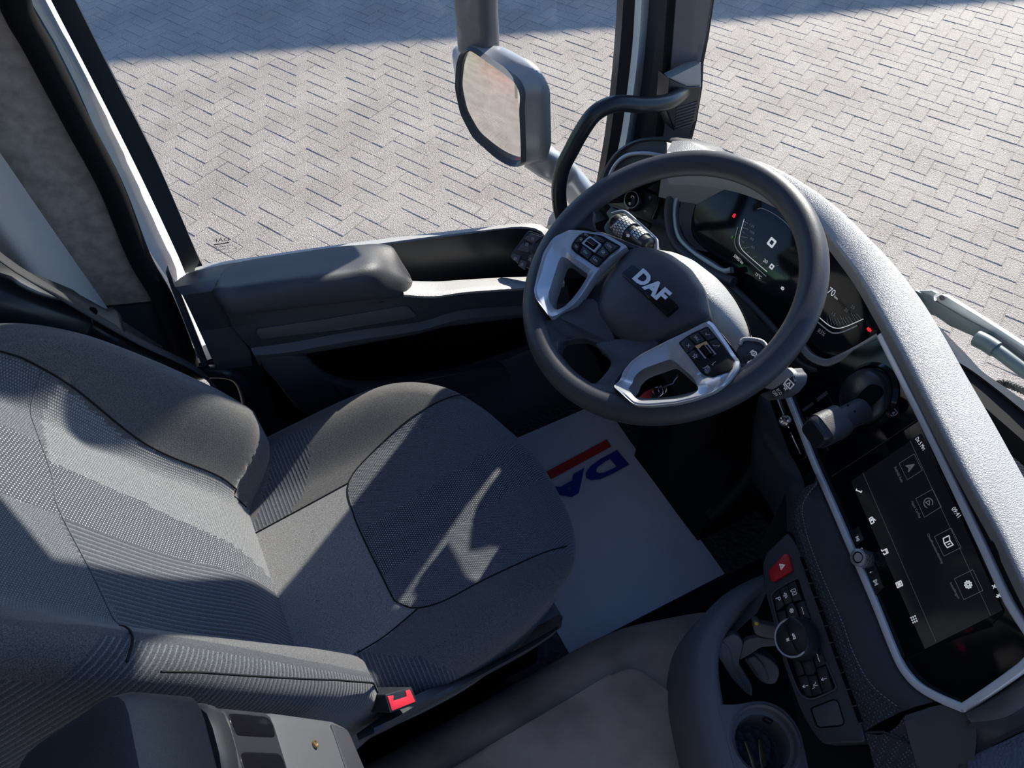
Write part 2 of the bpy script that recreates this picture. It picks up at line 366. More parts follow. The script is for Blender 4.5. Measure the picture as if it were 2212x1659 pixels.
G = {  # glyph strokes in a unit box (-1..1)
 'phone': [[(-.8, -.5), (-.5, -.8), (-.2, -.4), (.3, .1), (.8, .4), (.5, .8)]],
 'radio': [[(-.8, -.6), (.8, -.6), (.8, .4), (-.8, .4), (-.8, -.6)], [(-.5, .4), (.5, 1)], [(-.4, -.1), (0, .1), (0, -.3), (-.4, -.1)]],
 'note': [[(-.5, -.7), (-.5, .8), (.6, .8), (.6, -.5)], [(-.9, -.8), (-.5, -.7)], [(.2, -.6), (.6, -.5)], [(-.5, .4), (.6, .4)]],
 'list': [[(-.6, -.8), (.6, -.8), (.6, .8), (-.6, .8), (-.6, -.8)], [(-.3, .3), (.3, .3)], [(-.3, 0), (.3, 0)], [(-.3, -.3), (.3, -.3)]],
 'grid': [[(x-.12, y), (x+.12, y)] for x in (-.6, 0, .6) for y in (-.6, 0, .6)],
 'lock': [[(-.5, -.7), (.5, -.7), (.5, .1), (-.5, .1), (-.5, -.7)], [(-.3, .1), (-.3, .6), (.3, .6), (.3, .1)]],
 'win': [[(-.6, -.6), (.6, -.6), (.6, .6), (-.6, .6), (-.6, -.6)], [(-.3, -.2), (.3, .3)]],
 'snow': [[(-.7*math.cos(a), -.7*math.sin(a)), (.7*math.cos(a), .7*math.sin(a))] for a in (.5, 1.55, 2.6)]+[[(.55*math.cos(a), .55*math.sin(a)) for a in [k*math.pi/3 for k in range(7)]]],
 'fan': [[(0, 0), (.5, .1), (.7, .6), (.2, .6), (0, 0)], [(0, 0), (-.1, .5), (-.6, .7), (-.6, .2), (0, 0)], [(0, 0), (-.5, -.1), (-.7, -.6), (-.2, -.6), (0, 0)], [(0, 0), (.1, -.5), (.6, -.7), (.6, -.2), (0, 0)]],
 'arrow': [[(0, .8), (0, -.7)], [(-.35, -.2), (0, -.8), (.35, -.2)]],
 'seatair': [[(-.7, .6), (-.3, .5), (-.1, -.2), (.6, -.2), (.7, -.8)], [(.3, .9), (.1, .1)]],
 'bar': [[(-.9, 0), (.9, 0)]],
 'gear': [[(.6*math.cos(a)*(1 if i % 2 else .72), .6*math.sin(a)*(1 if i % 2 else .72)) for i, a in enumerate([k*math.pi/9 for k in range(19)])], [(.25*math.cos(a), .25*math.sin(a)) for a in [k*math.pi/4 for k in range(9)]]],
 'book': [[(0, -.6), (-.8, -.4), (-.8, .7), (0, .5), (.8, .7), (.8, -.4), (0, -.6), (0, .5)], [(.4, .3), (.4, -.1)]],
 'nav': [[(-.6, -.7), (0, .8), (.6, -.7), (0, -.3), (-.6, -.7)], [(-.2, -.3), (0, .4), (.2, -.3)]],
 'play': [[(.8*math.cos(a), .8*math.sin(a)) for a in [k*math.pi/9 for k in range(2, 17)]], [(-.3, -.4), (-.3, .4), (.45, 0), (-.3, -.4)]],
 'prev': [[(-.7, -.6), (-.7, .6)], [(.6, -.6), (-.4, 0), (.6, .6), (.6, -.6)]],
 'next': [[(.7, -.6), (.7, .6)], [(-.6, -.6), (.4, 0), (-.6, .6), (-.6, -.6)]],
 'tri': [[(-.8, -.6), (.8, -.6), (0, .8), (-.8, -.6)], [(-.4, -.35), (.4, -.35), (0, .35), (-.4, -.35)]],
 'lamp': [[(-.1, -.6), (.5, -.4), (.7, 0), (.5, .4), (-.1, .6), (-.1, -.6)], [(-.8, .4), (-.4, .4)], [(-.8, 0), (-.4, 0)], [(-.8, -.4), (-.4, -.4)]],
 'ring': [[(.6*math.cos(a), .6*math.sin(a)) for a in [k*math.pi/6 for k in range(13)]]],
 'gauge': [[(.8*math.cos(a), .8*math.sin(a)) for a in [k*math.pi/6-.6 for k in range(9)]], [(0, 0), (.4, .5)], [(-.2, -.2), (.2, -.2), (.2, .2), (-.2, .2), (-.2, -.2)]],
 'wash': [[(-.8, -.2), (-.4, .4), (.4, .4), (.8, -.2), (.5, -.3), (.3, 0), (-.3, 0), (-.5, -.3), (-.8, -.2)], [(-.2, -.7), (0, -.2), (.2, -.7)]],
 'sq': [[(-.6, -.6), (.6, -.6), (.6, .6), (-.6, .6), (-.6, -.6)]],
 'star': [[(0, .8), (.2, .2), (.8, .2), (.3, -.2), (.5, -.8), (0, -.4), (-.5, -.8), (-.3, -.2), (-.8, .2), (-.2, .2), (0, .8)]],
 'check': [[(-.6, 0), (-.1, -.5), (.7, .6)]], 'x': [[(-.5, -.5), (.5, .5)], [(-.5, .5), (.5, -.5)]],
 'cam': [[(-.8, -.6), (.8, -.6), (.8, .6), (-.8, .6), (-.8, -.6)], [(-.3, -.3), (0, .3), (.3, -.3)], [(-.8, -.9), (-.4, -.9)]],
 'bt': [[(-.5, -.4), (.4, .4), (0, .8), (0, -.8), (.4, -.4), (-.5, .4)]],
 'brake': [[(.6*math.cos(a), .6*math.sin(a)) for a in [k*math.pi/6 for k in range(13)]], [(0, -.3), (0, .3)], [(.85, -.5), (1, 0), (.85, .5)], [(-.85, -.5), (-1, 0), (-.85, .5)]],
 'screen': [[(-.7, -.8), (.3, -.8), (.7, .2), (.5, .8), (-.7, .6), (-.9, -.1), (-.7, -.8)], [(-.3, -.3), (.2, -.3), (0, .3), (-.3, -.3)]],
}
def icon(kind, C3, xd, n, size, mat, parent, wd=.13, raise_=.0005, name='icon', **kw):
    xd = Vector(xd).normalized(); n = Vector(n).normalized(); yd = n.cross(xd); V = []; F = []
    C3 = Vector(C3)+n*raise_; s = size/2
    for st in G[kind]:
        for (a, b) in zip(st[:-1], st[1:]):
            d = Vector((b[0]-a[0], b[1]-a[1])); L = d.length or 1; d /= L; p = Vector((-d.y, d.x))*wd; e = d*wd*.5; k = len(V)
            for q in ((a[0]-e.x+p.x, a[1]-e.y+p.y), (a[0]-e.x-p.x, a[1]-e.y-p.y), (b[0]+e.x-p.x, b[1]+e.y-p.y), (b[0]+e.x+p.x, b[1]+e.y+p.y)):
                V.append(C3+xd*q[0]*s+yd*q[1]*s)
            F.append((k, k+1, k+2, k+3))
    return mk(name, V, F, mat, parent, 0, **kw)
def cen(P): return sum((Vector(p) for p in P), Vector())/len(P)
def box(name, a, b, mat, parent=None, bev=.003, **kw):
    a = Vector(a); b = Vector(b); P = [Vector((a.x, a.y, b.z)), Vector((b.x, a.y, b.z)), Vector((b.x, b.y, b.z)), Vector((a.x, b.y, b.z))]
    return plate(name, P, (0, 0, 1), b.z-a.z, mat, parent, bev, **kw)
def obox(name, c, ax, ay, az, s, r, mat, parent=None, bev=.004, **kw):
    """oriented rounded slab: size s along axes, corner radius r in ax/ay plane, top along az"""
    c = Vector(c); ax = Vector(ax).normalized(); az = Vector(az).normalized(); ay = az.cross(ax).normalized()
    P = rc([c+ax*s[0]/2*i+ay*s[1]/2*j+az*s[2]/2 for i, j in ((-1, -1), (1, -1), (1, 1), (-1, 1))], r)
    return plate(name, P, az, s[2], mat, parent, bev, seg=3, **kw)
# ================================================================== SETTING: paving
GZ = -1.42
def brickmesh():
    L, W_, T, c, ci = .2080, .1030, .055, .0035, .004
    V = []; F = []
    for (z, i) in ((-T, 0), (-c, 0), (0, ci)):
        for (x, y) in ((i, i), (L-i, i), (L-i, W_-i), (i, W_-i)): V.append((x-.104, y-.0515, z))
    for k in (0, 4):
        for i in range(4): F.append((k+i, k+(i+1) % 4, k+4+(i+1) % 4, k+4+i))
    F.append((8, 9, 10, 11)); return V, F
BV, BF = brickmesh()
def pavemat():
    m = bpy.data.materials.new('concrete_paver'); m.use_nodes = True; t = m.node_tree; b = t.nodes['Principled BSDF']; b.inputs['Roughness'].default_value = .6
    b.inputs['Specular IOR Level'].default_value = .2
    g = t.nodes.new('ShaderNodeNewGeometry')
    def N(sc, det):
        n = t.nodes.new('ShaderNodeTexNoise'); n.inputs['Scale'].default_value = sc; n.inputs['Detail'].default_value = det; t.links.new(g.outputs['Position'], n.inputs['Vector']); return n.outputs['Fac']
    v = t.nodes.new('ShaderNodeTexVoronoi'); v.inputs['Scale'].default_value = 170; t.links.new(g.outputs['Position'], v.inputs['Vector'])
    r1 = t.nodes.new('ShaderNodeValToRGB'); e = r1.color_ramp; e.elements[0].position = .35; e.elements[0].color = (.43, .372, .31, 1); e.elements[1].position = .65; e.elements[1].color = (.53, .465, .39, 1)
    t.links.new(N(2.2, 6), r1.inputs[0])
    r2 = t.nodes.new('ShaderNodeMapRange'); r2.inputs[1].default_value = .3; r2.inputs[2].default_value = .72; r2.inputs[3].default_value = .5; r2.inputs[4].default_value = 1.38; t.links.new(N(260, 3), r2.inputs[0])
    mx = t.nodes.new('ShaderNodeMix'); mx.data_type = 'RGBA'; mx.blend_type = 'MULTIPLY'; mx.inputs[0].default_value = 1
    t.links.new(r1.outputs[0], mx.inputs[6]); t.links.new(r2.outputs[0], mx.inputs[7]); t.links.new(mx.outputs[2], b.inputs['Base Color'])
    bp = t.nodes.new('ShaderNodeBump'); bp.inputs['Strength'].default_value = .9; bp.inputs['Distance'].default_value = .004
    t.links.new(v.outputs['Distance'], bp.inputs['Height']); t.links.new(bp.outputs[0], b.inputs['Normal']); return m
paver = pavemat()
sand = nmat('joint_sand', (.36, .33, .29), .95, bump=.5, bscale=200, var=.3, vscale=8)
ground = box('ground', (-14, -14, GZ-.3), (22, 22, GZ-.0035), paver, bev=0, kind='structure')
U0 = .105; TH = -.607253876
rr_ = Vector((math.sin(HEAD), -math.cos(HEAD), 0)); hh_ = Vector((math.cos(HEAD), math.sin(HEAD), 0))
dA = rr_*math.cos(TH)+hh_*math.sin(TH); dB = rr_*math.sin(TH)-hh_*math.cos(TH)
O0 = (rr_*19.9957537+hh_*62.0420595)*U0
def gp(a, b): return O0+dA*a*U0+dB*b*U0
angA = math.atan2(dA.y, dA.x)
def proj(P):
    q = P-CAM; d = q.dot(FW); return (1106+FPX*q.dot(RT)/d, 829.5-FPX*q.dot(UP)/d) if d > .1 else (-9999, -9999)
def inpoly(x, y, P):
    c = False; j = len(P)-1
    for i in range(len(P)):
        if (P[i][1] > y) != (P[j][1] > y) and x < (P[j][0]-P[i][0])*(y-P[i][1])/(P[j][1]-P[i][1])+P[i][0]: c = not c
        j = i
    return c
SEE = [[(180, 0), (970, 0), (1000, 300), (1180, 400), (1190, 480), (1100, 487), (700, 530), (440, 565)], [(1085, 0), (1340, 0), (1320, 230), (1230, 300), (1190, 150)], [(1540, 0), (2205, 0), (2205, 780), (2000, 620), (1900, 530), (1740, 400), (1510, 310)]]
cands = []; rest = []
for i in range(-260, 260):
    for m_ in range(-70, 70):
        for (ca, cb, vert) in ((1+i+4*m_+1, i+.5, 0), (1+i+4*m_+3.5, i+1, 1)):
            P = gp(ca, cb)
            if not (-3 < P.x < 11.5 and -2.5 < P.y < 12): continue
            if P.x < .6 and P.y < 1.6: continue
            P.z = GZ+random.uniform(-.002, .002); rot = angA+(math.pi/2 if vert else 0)+random.uniform(-.012, .012)
            tl = (random.uniform(-.01, .01), random.uniform(-.012, .012)); px = proj(P); vis = any(inpoly(px[0], px[1], s) for s in SEE)
            (cands if vis else rest).append(((P-CAM).length, P, rot, tl))
cands.sort(key=lambda c: c[0])
bme = None
for k, (d_, P, rot, tl) in enumerate(cands[:300]):
    if bme is None:
        bme = bpy.data.meshes.new('brick'); bme.from_pydata(BV, [], BF); bme.materials.append(paver)
    o = bpy.data.objects.new('brick', bme); COL.objects.link(o); o.parent = ground; o.location = P; o.rotation_euler = (tl[0], tl[1], rot)
V = []; F = []
for (d_, P, rot, tl) in cands[300:]+rest:
    M_ = Matrix.Translation(P) @ Matrix.Rotation(rot, 4, 'Z') @ Matrix.Rotation(tl[1], 4, 'Y') @ Matrix.Rotation(tl[0], 4, 'X'); k = len(V)
    V += [tuple(M_ @ Vector(v)) for v in BV]; F += [tuple(k+q for q in f) for f in BF]
me = bpy.data.meshes.new('paving'); me.from_pydata(V, [], F); me.materials.append(paver); me.update()
link('paving', me, ground, kind='stuff')

# ================================================================== cab shell
cabw = nmat('cab_wall_lining', (.4, .37, .33), .85)
floor = box('floor', (-1.3, -1.2, -.06), (1.0, 1.03, -.004), matblack, bev=0, kind='structure')
ceil = root('ceiling', (0, 0, 2.0), kind='structure')
box('front_panel', (.78, -1.25, 2.0), (.86, 1.2, 2.05), ceilm, ceil, 0); box('rear_panel', (-1.3, -1.25, 2.0), (-.6, 1.2, 2.05), ceilm, ceil, 0)
box('side_panel', (-.6, .8, 2.0), (.78, 1.2, 2.05), ceilm, ceil, 0); box('side_panel', (-.6, -1.25, 2.0), (.78, -.95, 2.05), ceilm, ceil, 0)
mk('added_hatch_glass', [(-.6, -.95, 2.04), (.78, -.95, 2.04), (.78, .8, 2.04), (-.6, .8, 2.04)], [(0, 1, 2, 3)], glass, ceil, 0)  # unseen roof opening, added to let more skylight into the cab
box('wall_rear', (-1.34, -1.25, -.06), (-1.3, 1.2, 2.05), nmat('bunk_wall', (.1, .095, .09), .9), bev=0, kind='structure')
wr = root('wall_right', (0, -1.2, 0), kind='structure')
box('lower_lining', (-1.3, -1.24, -.06), (1.0, -1.2, .65), cabw, wr, 0); box('upper_lining', (-1.3, -1.24, 1.5), (.9, -1.2, 2.0), cabw, wr, 0); box('rear_lining', (-1.3, -1.24, .65), (-.3, -1.2, 1.5), cabw, wr, 0)
wl = root('wall_left', (0, 1.15, 0), kind='structure')
box('rear_lining', (-1.3, 1.11, -.06), (-.2, 1.15, 2.0), cabw, wl, 0); box('upper_lining', (-.2, 1.11, 1.45), (.86, 1.15, 2.0), cabw, wl, 0)
wf = root('wall_front', (.98, 0, 0), kind='structure')
box('lower_lining', (.93, -1.24, -.06), (.97, 1.12, .56), matblack, wf, 0); box('corner_lining', (.80, 1.0, -.06), (.97, 1.10, .52), matblack, wf, 0); box('upper_lip', (.93, -1.24, .56), (.97, .97, .68), matblack, wf, 0); box('upper_lining', (.84, -1.24, 1.8), (.88, 1.1, 2.0), ceilm, wf, 0); box('sun_blind', (.86, -1.2, 1.47), (.865, 1.0, 1.82), ceilm, wf, 0)
# windscreen
wb = [(.99, -1.22), (1.02, -.6), (1.03, -.1), (1.02, .35), (.995, .65), (.96, .87), (.92, 1.03)]
window_2 = skin('window_2', [[(x, y, .66) for x, y in wb], [(x-.06, y, 1.25) for x, y in wb], [(x-.12, y, 1.82) for x, y in wb]], 24, glass, sub=2, kind='structure')
# side window glass
P = [K(434, 575, y=1.1), K(700, 545, y=1.1), K(1100, 500, y=1.1), K(1180, 500, y=1.1), Vector((.80, 1.1, .52)), Vector((.82, 1.1, 1.45)), Vector((-.07, 1.1, 1.45))]
window_1 = mk('window_1', P, [tuple(range(len(P)))], glass, None, 0, kind='structure')
WPl = Plane((0, 1.094, 1), (-1, 0, 0), (0, 0, 1)); WPl = Plane((0, 1.094, 1), (1, 0, 0), (0, 0, 1))
etch = nmat('etched_print', (.02, .02, .02), .6)
def etext(s, a, b, h, m=True): text('etched_lettering', s, WPl, a, b, etch, window_1, h=h, mirror=m)
etext('DAF', (462, 523), (495, 520), .007)
etext('HOLDRIDER', (461, 536), (502, 531), .0035); etext('TEMPERED', (466, 542), (496, 538), .0028); etext('43R 001583', (470, 549), (503, 545), .0028)
plate('etched_line', Q(WPl, [(462, 528), (495, 523), (495, 525), (462, 530)]), WPl.n, .0002, etch, window_1, 0)
icon('ring', WPl.at(509, 535), WPl.u, WPl.n, .006, etch, window_1, .1, name='etched_mark')

# left pillar set
tp = root('trim_1', K(200, 400, y=1.07), kind='structure')
def strip(name, L, R, yy, mat, par, depth=.02, bev=.001):
    yl, yr = yy if isinstance(yy, tuple) else (yy, yy)
    A = [K(x, y, y=yl) for x, y in L]; B = [K(x, y, y=yr) for x, y in R]; n = 14
    A = spl(A, n); B = spl(B, n)
    if par.name != 'door_1' or True:
        for Q_ in (A, B): Q_.insert(0, Q_[0]+(Q_[0]-Q_[1]).normalized()*max(.05, (1.9-Q_[0].z)/max(.3, (Q_[0]-Q_[1]).normalized().z)))
        n += 1
    V = A+B+[p+Vector((0, depth, 0)) for p in A]+[p+Vector((0, depth, 0)) for p in B]; F = []
    for i in range(n-1): F += [(i, n+i, n+i+1, i+1), (2*n+i, i, i+1, 2*n+i+1), (n+i, 3*n+i, 3*n+i+1, n+i+1)]
    return mk(name, V, F, mat, par, 30)
E1 = [(-30, -120), (25, 0), (81, 111), (162, 267), (236, 408), (297, 560), (348, 651)]
E2 = [(4, -120), (64, 0), (142, 135), (216, 304), (246, 381), (294, 490), (333, 560), (371, 620), (454, 795)]
E3 = [(50, -120), (110, 0), (189, 152), (263, 297), (324, 422), (388, 560), (400, 590)]
E4 = [(103, -120), (162, 0), (243, 162), (338, 348), (430, 560), (441, 582)]
plate('cloth_panel', [K(x, y, y=1.06) for x, y in E1]+[K(*p, y=1.06) for p in [(210, 664), (60, 640), (-260, 500), (-420, -120)]]+[Vector((-1.0, 1.06, 1.9)), Vector((-.12, 1.06, 1.9))], (0, -1, 0), .03, carpet, tp, .004, seg=3)
plate('lower_panel', [K(*p, y=1.065) for p in [(350, 653), (424, 800), (440, 860), (330, 900), (180, 760), (212, 667)]], (0, -1, 0), .03, plastic, tp, .003)
tube('door_seal', [K(x+y*.0-14, y, y=1.045) for x, y in [(60, -120)]+[(a[0]+20, a[1]) for a in E1[1:]]+[(428, 800)]], .017, matblack, tp, 12, 40)
strip('door_opening_frame', E2, E3+[(480, 800)], (1.06, 1.15), paint, tp)
strip('frame_inner_lip', [(x-14, y) for x, y in E2], [(x+16, y) for x, y in E2[:5]]+[(E2[5][0]+5, E2[5][1])]+E2[6:], (1.055, 1.09), paint, tp)
# A pillar
tr = root('trim_2', K(1440, 200, y=1.03), kind='structure')
A1 = [(1349, -120), (1346.5, 0), (1343, 60), (1333, 174), (1319, 289), (1303, 380), (1280, 500)]
A2 = [(1390, -120), (1386, 0), (1379, 108), (1367, 207), (1352.5, 304), (1330, 400)]
A3 = [(1430, -120), (1423.6, 0), (1413, 108.5), (1402, 207), (1387.5, 294), (1368, 400)]
A4 = [(1472, -120), (1461, 0), (1449, 154), (1434.5, 289), (1420, 400)]
A5 = [(1552, -120), (1538, 0), (1526, 80), (1515, 135), (1512, 190), (1500, 262), (1487.5, 309), (1470, 400)]
strip('window_frame_strip', A1, A2, (1.095, 1.075), smoothp, tr)
strip('painted_strip', A2, A3, (1.06, 1.13), paint, tr)
strip('seal_strip', A3, A4, (1.06, 1.03), plastic2, tr, .05)
tube('seal_bead', [K(x-10, y, y=1.03) for x, y in A4], .008, matblack, tr, 10)
strip('pillar_cover', A4, A5, (1.02, .985), pillarm, tr, .03)
plate('frit_edge', [K(x-1, y, y=.985) for x, y in A5]+[K(x+5, y, y=.99) for x, y in A5[::-1]], (0, -1, 0), .004, matblack, tr, 0)
# door above glass frame (header) and window frame rear
# ================================================================== driver's door
door = root('door_1', (.3, 1.05, 0), kind='structure')
strip('window_frame', E3, E4, (1.10, 1.075), smoothp, door, .03)
def R(pts): return [K(a, b, y=c) for a, b, c in pts]
sillo = [(430, 573, 1.09), (520, 560, 1.09), (700, 533, 1.09), (900, 508, 1.09), (1100, 486, 1.085), (1150, 483, 1.075), (1180, 492, 1.06), (1205, 520, 1.04), (1225, 560, 1.02)]
silli = [(420, 590, 1.05), (520, 573, 1.05), (700, 547, 1.05), (900, 519, 1.05), (1090, 496, 1.05), (1140, 494, 1.045), (1168, 502, 1.035), (1185, 530, 1.02), (1200, 570, 1.0)]
skin('sill_trim', [[K(a, b, y=c+.02)-Vector((0, 0, .02)) for a, b, c in sillo], R(sillo), [p.lerp(q, .5)+Vector((0, 0, .004)) for p, q in zip(R(sillo), R(silli))], R(silli), [p-Vector((0, -.004, .04)) for p in R(silli)]], 40, pad, door, sub=3)
# rear corner block
skin('rear_corner_cover', [R([(432, 574, 1.085), (500, 563, 1.085), (600, 549, 1.085)]), R([(376, 612, 1.0), (470, 590, 1.0), (600, 570, 1.0)]), R([(392, 634, .96), (458, 628, .95), (600, 615, .95)]), R([(432, 716, .955), (500, 704, .945), (620, 690, .945)])], 12, plastic, door, sub=3, linear=True)
skin('rear_lower_cover', [R([(432, 716, .955), (500, 705, .945)]), R([(455, 770, .955), (541, 757, .95)]), R([(470, 800, .98), (545, 790, .975)])], 6, plastic2, door, linear=True)
plate('door_edge_metal', [K(*p, y=1.0) for p in [(376, 614), (392, 640), (452, 790), (440, 800), (372, 630)]], (0, -1, 0), .05, mirrord, door, .002)
plate('inner_backing', [K(*p, y=1.0) for p in [(396, 640), (620, 600), (640, 770), (470, 800)]], (0, -1, 0), .02, matblack, door, 0)
# armrest pad: sections along its length (px_top_outer, px_top_inner, px_bottom)
secs = [((492, 579, 1.03), (470, 604, .975), (460, 630, .93), (492, 682, .925)),
        ((520, 566, 1.035), (520, 597, .97), (518, 628, .925), (535, 681, .92)),
        ((578, 555, 1.04), (600, 582, .97), (600, 617, .92), (600, 673, .92)),
        ((650, 544, 1.04), (680, 571, .97), (680, 607, .92), (680, 663, .92)),
        ((716, 534, 1.04), (745, 561, .97), (748, 600, .92), (750, 655, .92)),
        ((775, 529, 1.035), (800, 553, .97), (805, 592, .92), (800, 649, .92)),
        ((818, 527, 1.03), (838, 566, .97), (842, 617, .925), (838, 645, .925)),
        ((848, 534, 1.02), (864, 580, .97), (868, 625, .93), (860, 642, .93)),
        ((866, 563, 1.0), (880, 600, .97), (881, 622, .94), (872, 638, .94))]
rows = []
for s_ in secs:
    a, b, c, d = R(s_); rows.append(spl([a-Vector((0, 0, .03)), a, a.lerp(b, .5)+Vector((0, 0, .004)), b, b.lerp(c, .45)+Vector((0, -.012, .006)), c, c.lerp(d, .5)+Vector((0, -.006, 0)), d, d+Vector((0, .02, -.004))], 18))
rows = [[cen(rows[0])+(p-cen(rows[0]))*.2+Vector((-.01, 0, -.01)) for p in rows[0]]]+rows+[[cen(rows[-1])+(p-cen(rows[-1]))*.3+Vector((.012, 0, -.01)) for p in rows[-1]]]
armo = skin('armrest', rows, 18, padA := nmat('armrest_vinyl', (.05, .052, .058), .5, bump=.6, bscale=600, kind='grain'), door, sub=5, ang=0)
# storage recess in front of the armrest and its lit ledge
rec_top = [(830, 530, 1.045), (1000, 507, 1.045), (1110, 494, 1.045), (1165, 502, 1.03), (1200, 540, 1.0)]
rec_bot = [(840, 600, 1.04), (900, 607, 1.03), (1000, 600, 1.03), (1120, 590, 1.02), (1195, 585, 1.0)]
skin('recess_wall', [R(rec_top), R(rec_bot)], 16, smoothp, door)
lo = [(868, 606, .985), (940, 608, .985), (1010, 604, .985), (1130, 597, .985), (1215, 592, .975)]
li = [(872, 634, .925), (940, 637, .925), (1010, 628, .925), (1130, 620, .925), (1220, 614, .925)]
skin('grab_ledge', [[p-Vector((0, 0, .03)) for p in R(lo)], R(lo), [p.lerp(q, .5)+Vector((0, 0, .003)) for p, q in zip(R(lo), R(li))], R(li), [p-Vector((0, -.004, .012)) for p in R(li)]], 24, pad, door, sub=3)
plate('recess_floor', [p+Vector((0, 0, -.03)) for p in R(lo)+R([(1195, 585, 1.0), (1120, 588, 1.03), (1000, 596, 1.04), (840, 600, 1.04)])], (0, 0, 1), .004, matblack, door, 0)
b0 = [(500, 704, .935), (600, 689, .93), (700, 676, .93), (838, 650, .93), (872, 636, .93), (1010, 632, .93), (1130, 624, .93), (1225, 617, .93)]
skin('under_armrest', [[p+Vector((0, .03, 0)) for p in R([(480, 660, .93), (600, 640, .93), (750, 620, .93), (870, 620, .93)])], R([(492, 680, .93), (600, 670, .93), (750, 652, .93), (872, 634, .93)]), R([(500, 706, .935), (600, 691, .93), (750, 668, .93), (875, 640, .93)])], 20, plastic, door)
b1 = [(541, 752, .94), (640, 738, .94), (760, 716, .94), (900, 697, .94), (935, 688, .94), (1000, 670, .94), (1130, 660, .94), (1230, 655, .94)]
b2 = [(548, 766, .93), (650, 760, .93), (760, 742, .93), (900, 716, .93), (960, 701, .93), (1030, 692, .93), (1130, 680, .93), (1230, 672, .93)]
b3 = [(560, 790, .955), (655, 766, .955), (760, 748, .955), (900, 722, .955), (960, 707, .955), (1030, 698, .955), (1130, 686, .955), (1230, 678, .955)]
skin('middle_trim', [R(b0), [p.lerp(q, .5)+Vector((0, -.004, 0)) for p, q in zip(R(b0), R(b1))], R(b1)], 30, plastic, door, sub=2)
plate('trim_insert', rc([K(*p, y=.928) for p in [(551, 713), (700, 690), (880, 661), (903, 685), (740, 712), (562, 734)]], .008), (0, -1, 0), .006, plastic2, door, .0015)
skin('pocket_lip', [R(b1), R(b2), R(b3)], 30, plastic2, door, sub=2)
# map pocket: liner coloured near-black for its shade, shell around
pk = [(560, 775), (600, 830), (655, 893), (740, 915), (800, 930), (1000, 960), (1300, 960), (1300, 800), (1235, 730), (1130, 765), (1000, 805), (900, 828), (800, 838), (735, 830), (690, 805), (655, 770)]
plate('pocket_shell', spl([K(*p, y=.94) for p in pk], 60, True), (0, -1, 0), .02, plastic, door, .006, seg=3)
plate('pocket_liner', [K(*p, y=1.03) for p in [(540, 700), (1300, 600), (1350, 900), (1000, 1000), (600, 900)]], (0, -1, 0), .02, void, door, 0)
box('lower_door_skin', (-.1, 1.04, -.1), (.9, 1.08, .5), plastic, door, 0)
tube('shell_crease', [K(*p, y=.937) for p in [(722, 834), (742, 862), (775, 905), (800, 960)]], .0012, void, door, 6, 16)
plate('lower_bin', rc([K(*p, y=.925) for p in [(760, 850), (1090, 790), (1110, 830), (1010, 900), (850, 960), (765, 930)]], .02), (0, -1, 0), .02, smoothp, door, .005)
# window switch pack
sn_ = Vector((-.5, -.42, .75)).normalized(); sv_ = (Vector((0, 0, 1))-sn_*sn_.z).normalized()
SP = Plane(K(1145, 545, y=.975), sv_.cross(sn_), sv_)
swp = plate('switch_panel', rc(Q(SP, [(1141, 497), (1190, 515), (1190, 580), (1163, 595), (1100, 553)]), .006), SP.n, .02, smoothp, door, .002)
cells = [([(1131, 515), (1147, 504), (1170, 511), (1153, 527)], 'win', (1151, 516)), ([(1128, 524), (1150, 532), (1141, 546), (1117, 540)], 'win', (1138, 528)), ([(1107, 547), (1125, 552), (1119, 570), (1103, 556)], 'win', (1113, 559)), ([(1125, 560), (1139, 566), (1133, 583), (1119, 574)], 'lock', (1128, 571)), ([(1141, 553), (1152, 547), (1158, 560), (1146, 569)], 'lock', (1145, 560))]
for q, ic, c in cells:
    bt = plate('button', rc(Q(SP.off(.004), q), .002), SP.n, .005, plastic2, swp, .0008); icon(ic, SP.off(.0045).at(*c), SP.u, SP.n, .008, grey, bt)
lathe('mirror_dial', SP.off(.002).at(1158, 539), SP.n, [(.012, 0), (.012, .006), (.01, .007), (0, .007)], smoothp, swp)
# ================================================================== things around the window
gh = root('grab_handle', K(1440, 222, y=.97), 'bent black tubular grab handle on the windscreen pillar', 'handle')
tube('tube', [K(1476, 198, y=.985), K(1462, 209, y=.965), K(1439, 221, y=.95), K(1391, 226.6, y=.945), K(1331, 224, y=.95), K(1287, 243.5, y=.955), K(1256, 284.5, y=.96), K(1234, 325, y=.965), K(1216, 361, y=.97), K(1208, 398, y=.97), K(1208, 433, y=.97), K(1214, 470, y=.97), K(1228, 520, y=.98)], .0145, smoothp, gh, 18, 60)
plate('mounting_cap', [K(*p, y=.975) for p in [(1446.5, 169), (1515, 135), (1515, 186), (1485, 187)]], (0, -1, .3), .03, pad, gh, .002, label='top facet with sunlight put in as pale colour')  # pale material puts the sunlight on this facet into its colour
bd = plate('bracket_body', [K(*p, y=.972) for p in [(1447, 172), (1485, 188), (1515, 187), (1511, 217), (1504, 260), (1492, 272), (1456, 283), (1440, 240)]], (0, -1, 0), .035, smoothp, gh, .003, seg=3)
for i in range(8):
    a = i/7; A = K(1461-a*3, 233+a*47, y=.9705); B = K(1507-a*10, 219+a*48, y=.9705); d = Vector((0, 0, -.0022))
    plate('vent_rib', [A, B, B+d, A+d], (0, -1, 0), .0015, plastic2, bd, .0004)
lh = root('boarding_handle', K(470, 800, y=1.0), 'black tube handle low beside the rear edge of the door', 'handle')
tube('tube', [K(418, 812, y=1.04), K(440, 804, y=1.0), K(480, 803, y=.985), K(510, 812, y=.985), K(527, 835, y=.985), K(538, 880, y=.99), K(550, 960, y=1.0), K(556, 1060, y=1.02)], .0125, smoothp, lh, 16, 50)

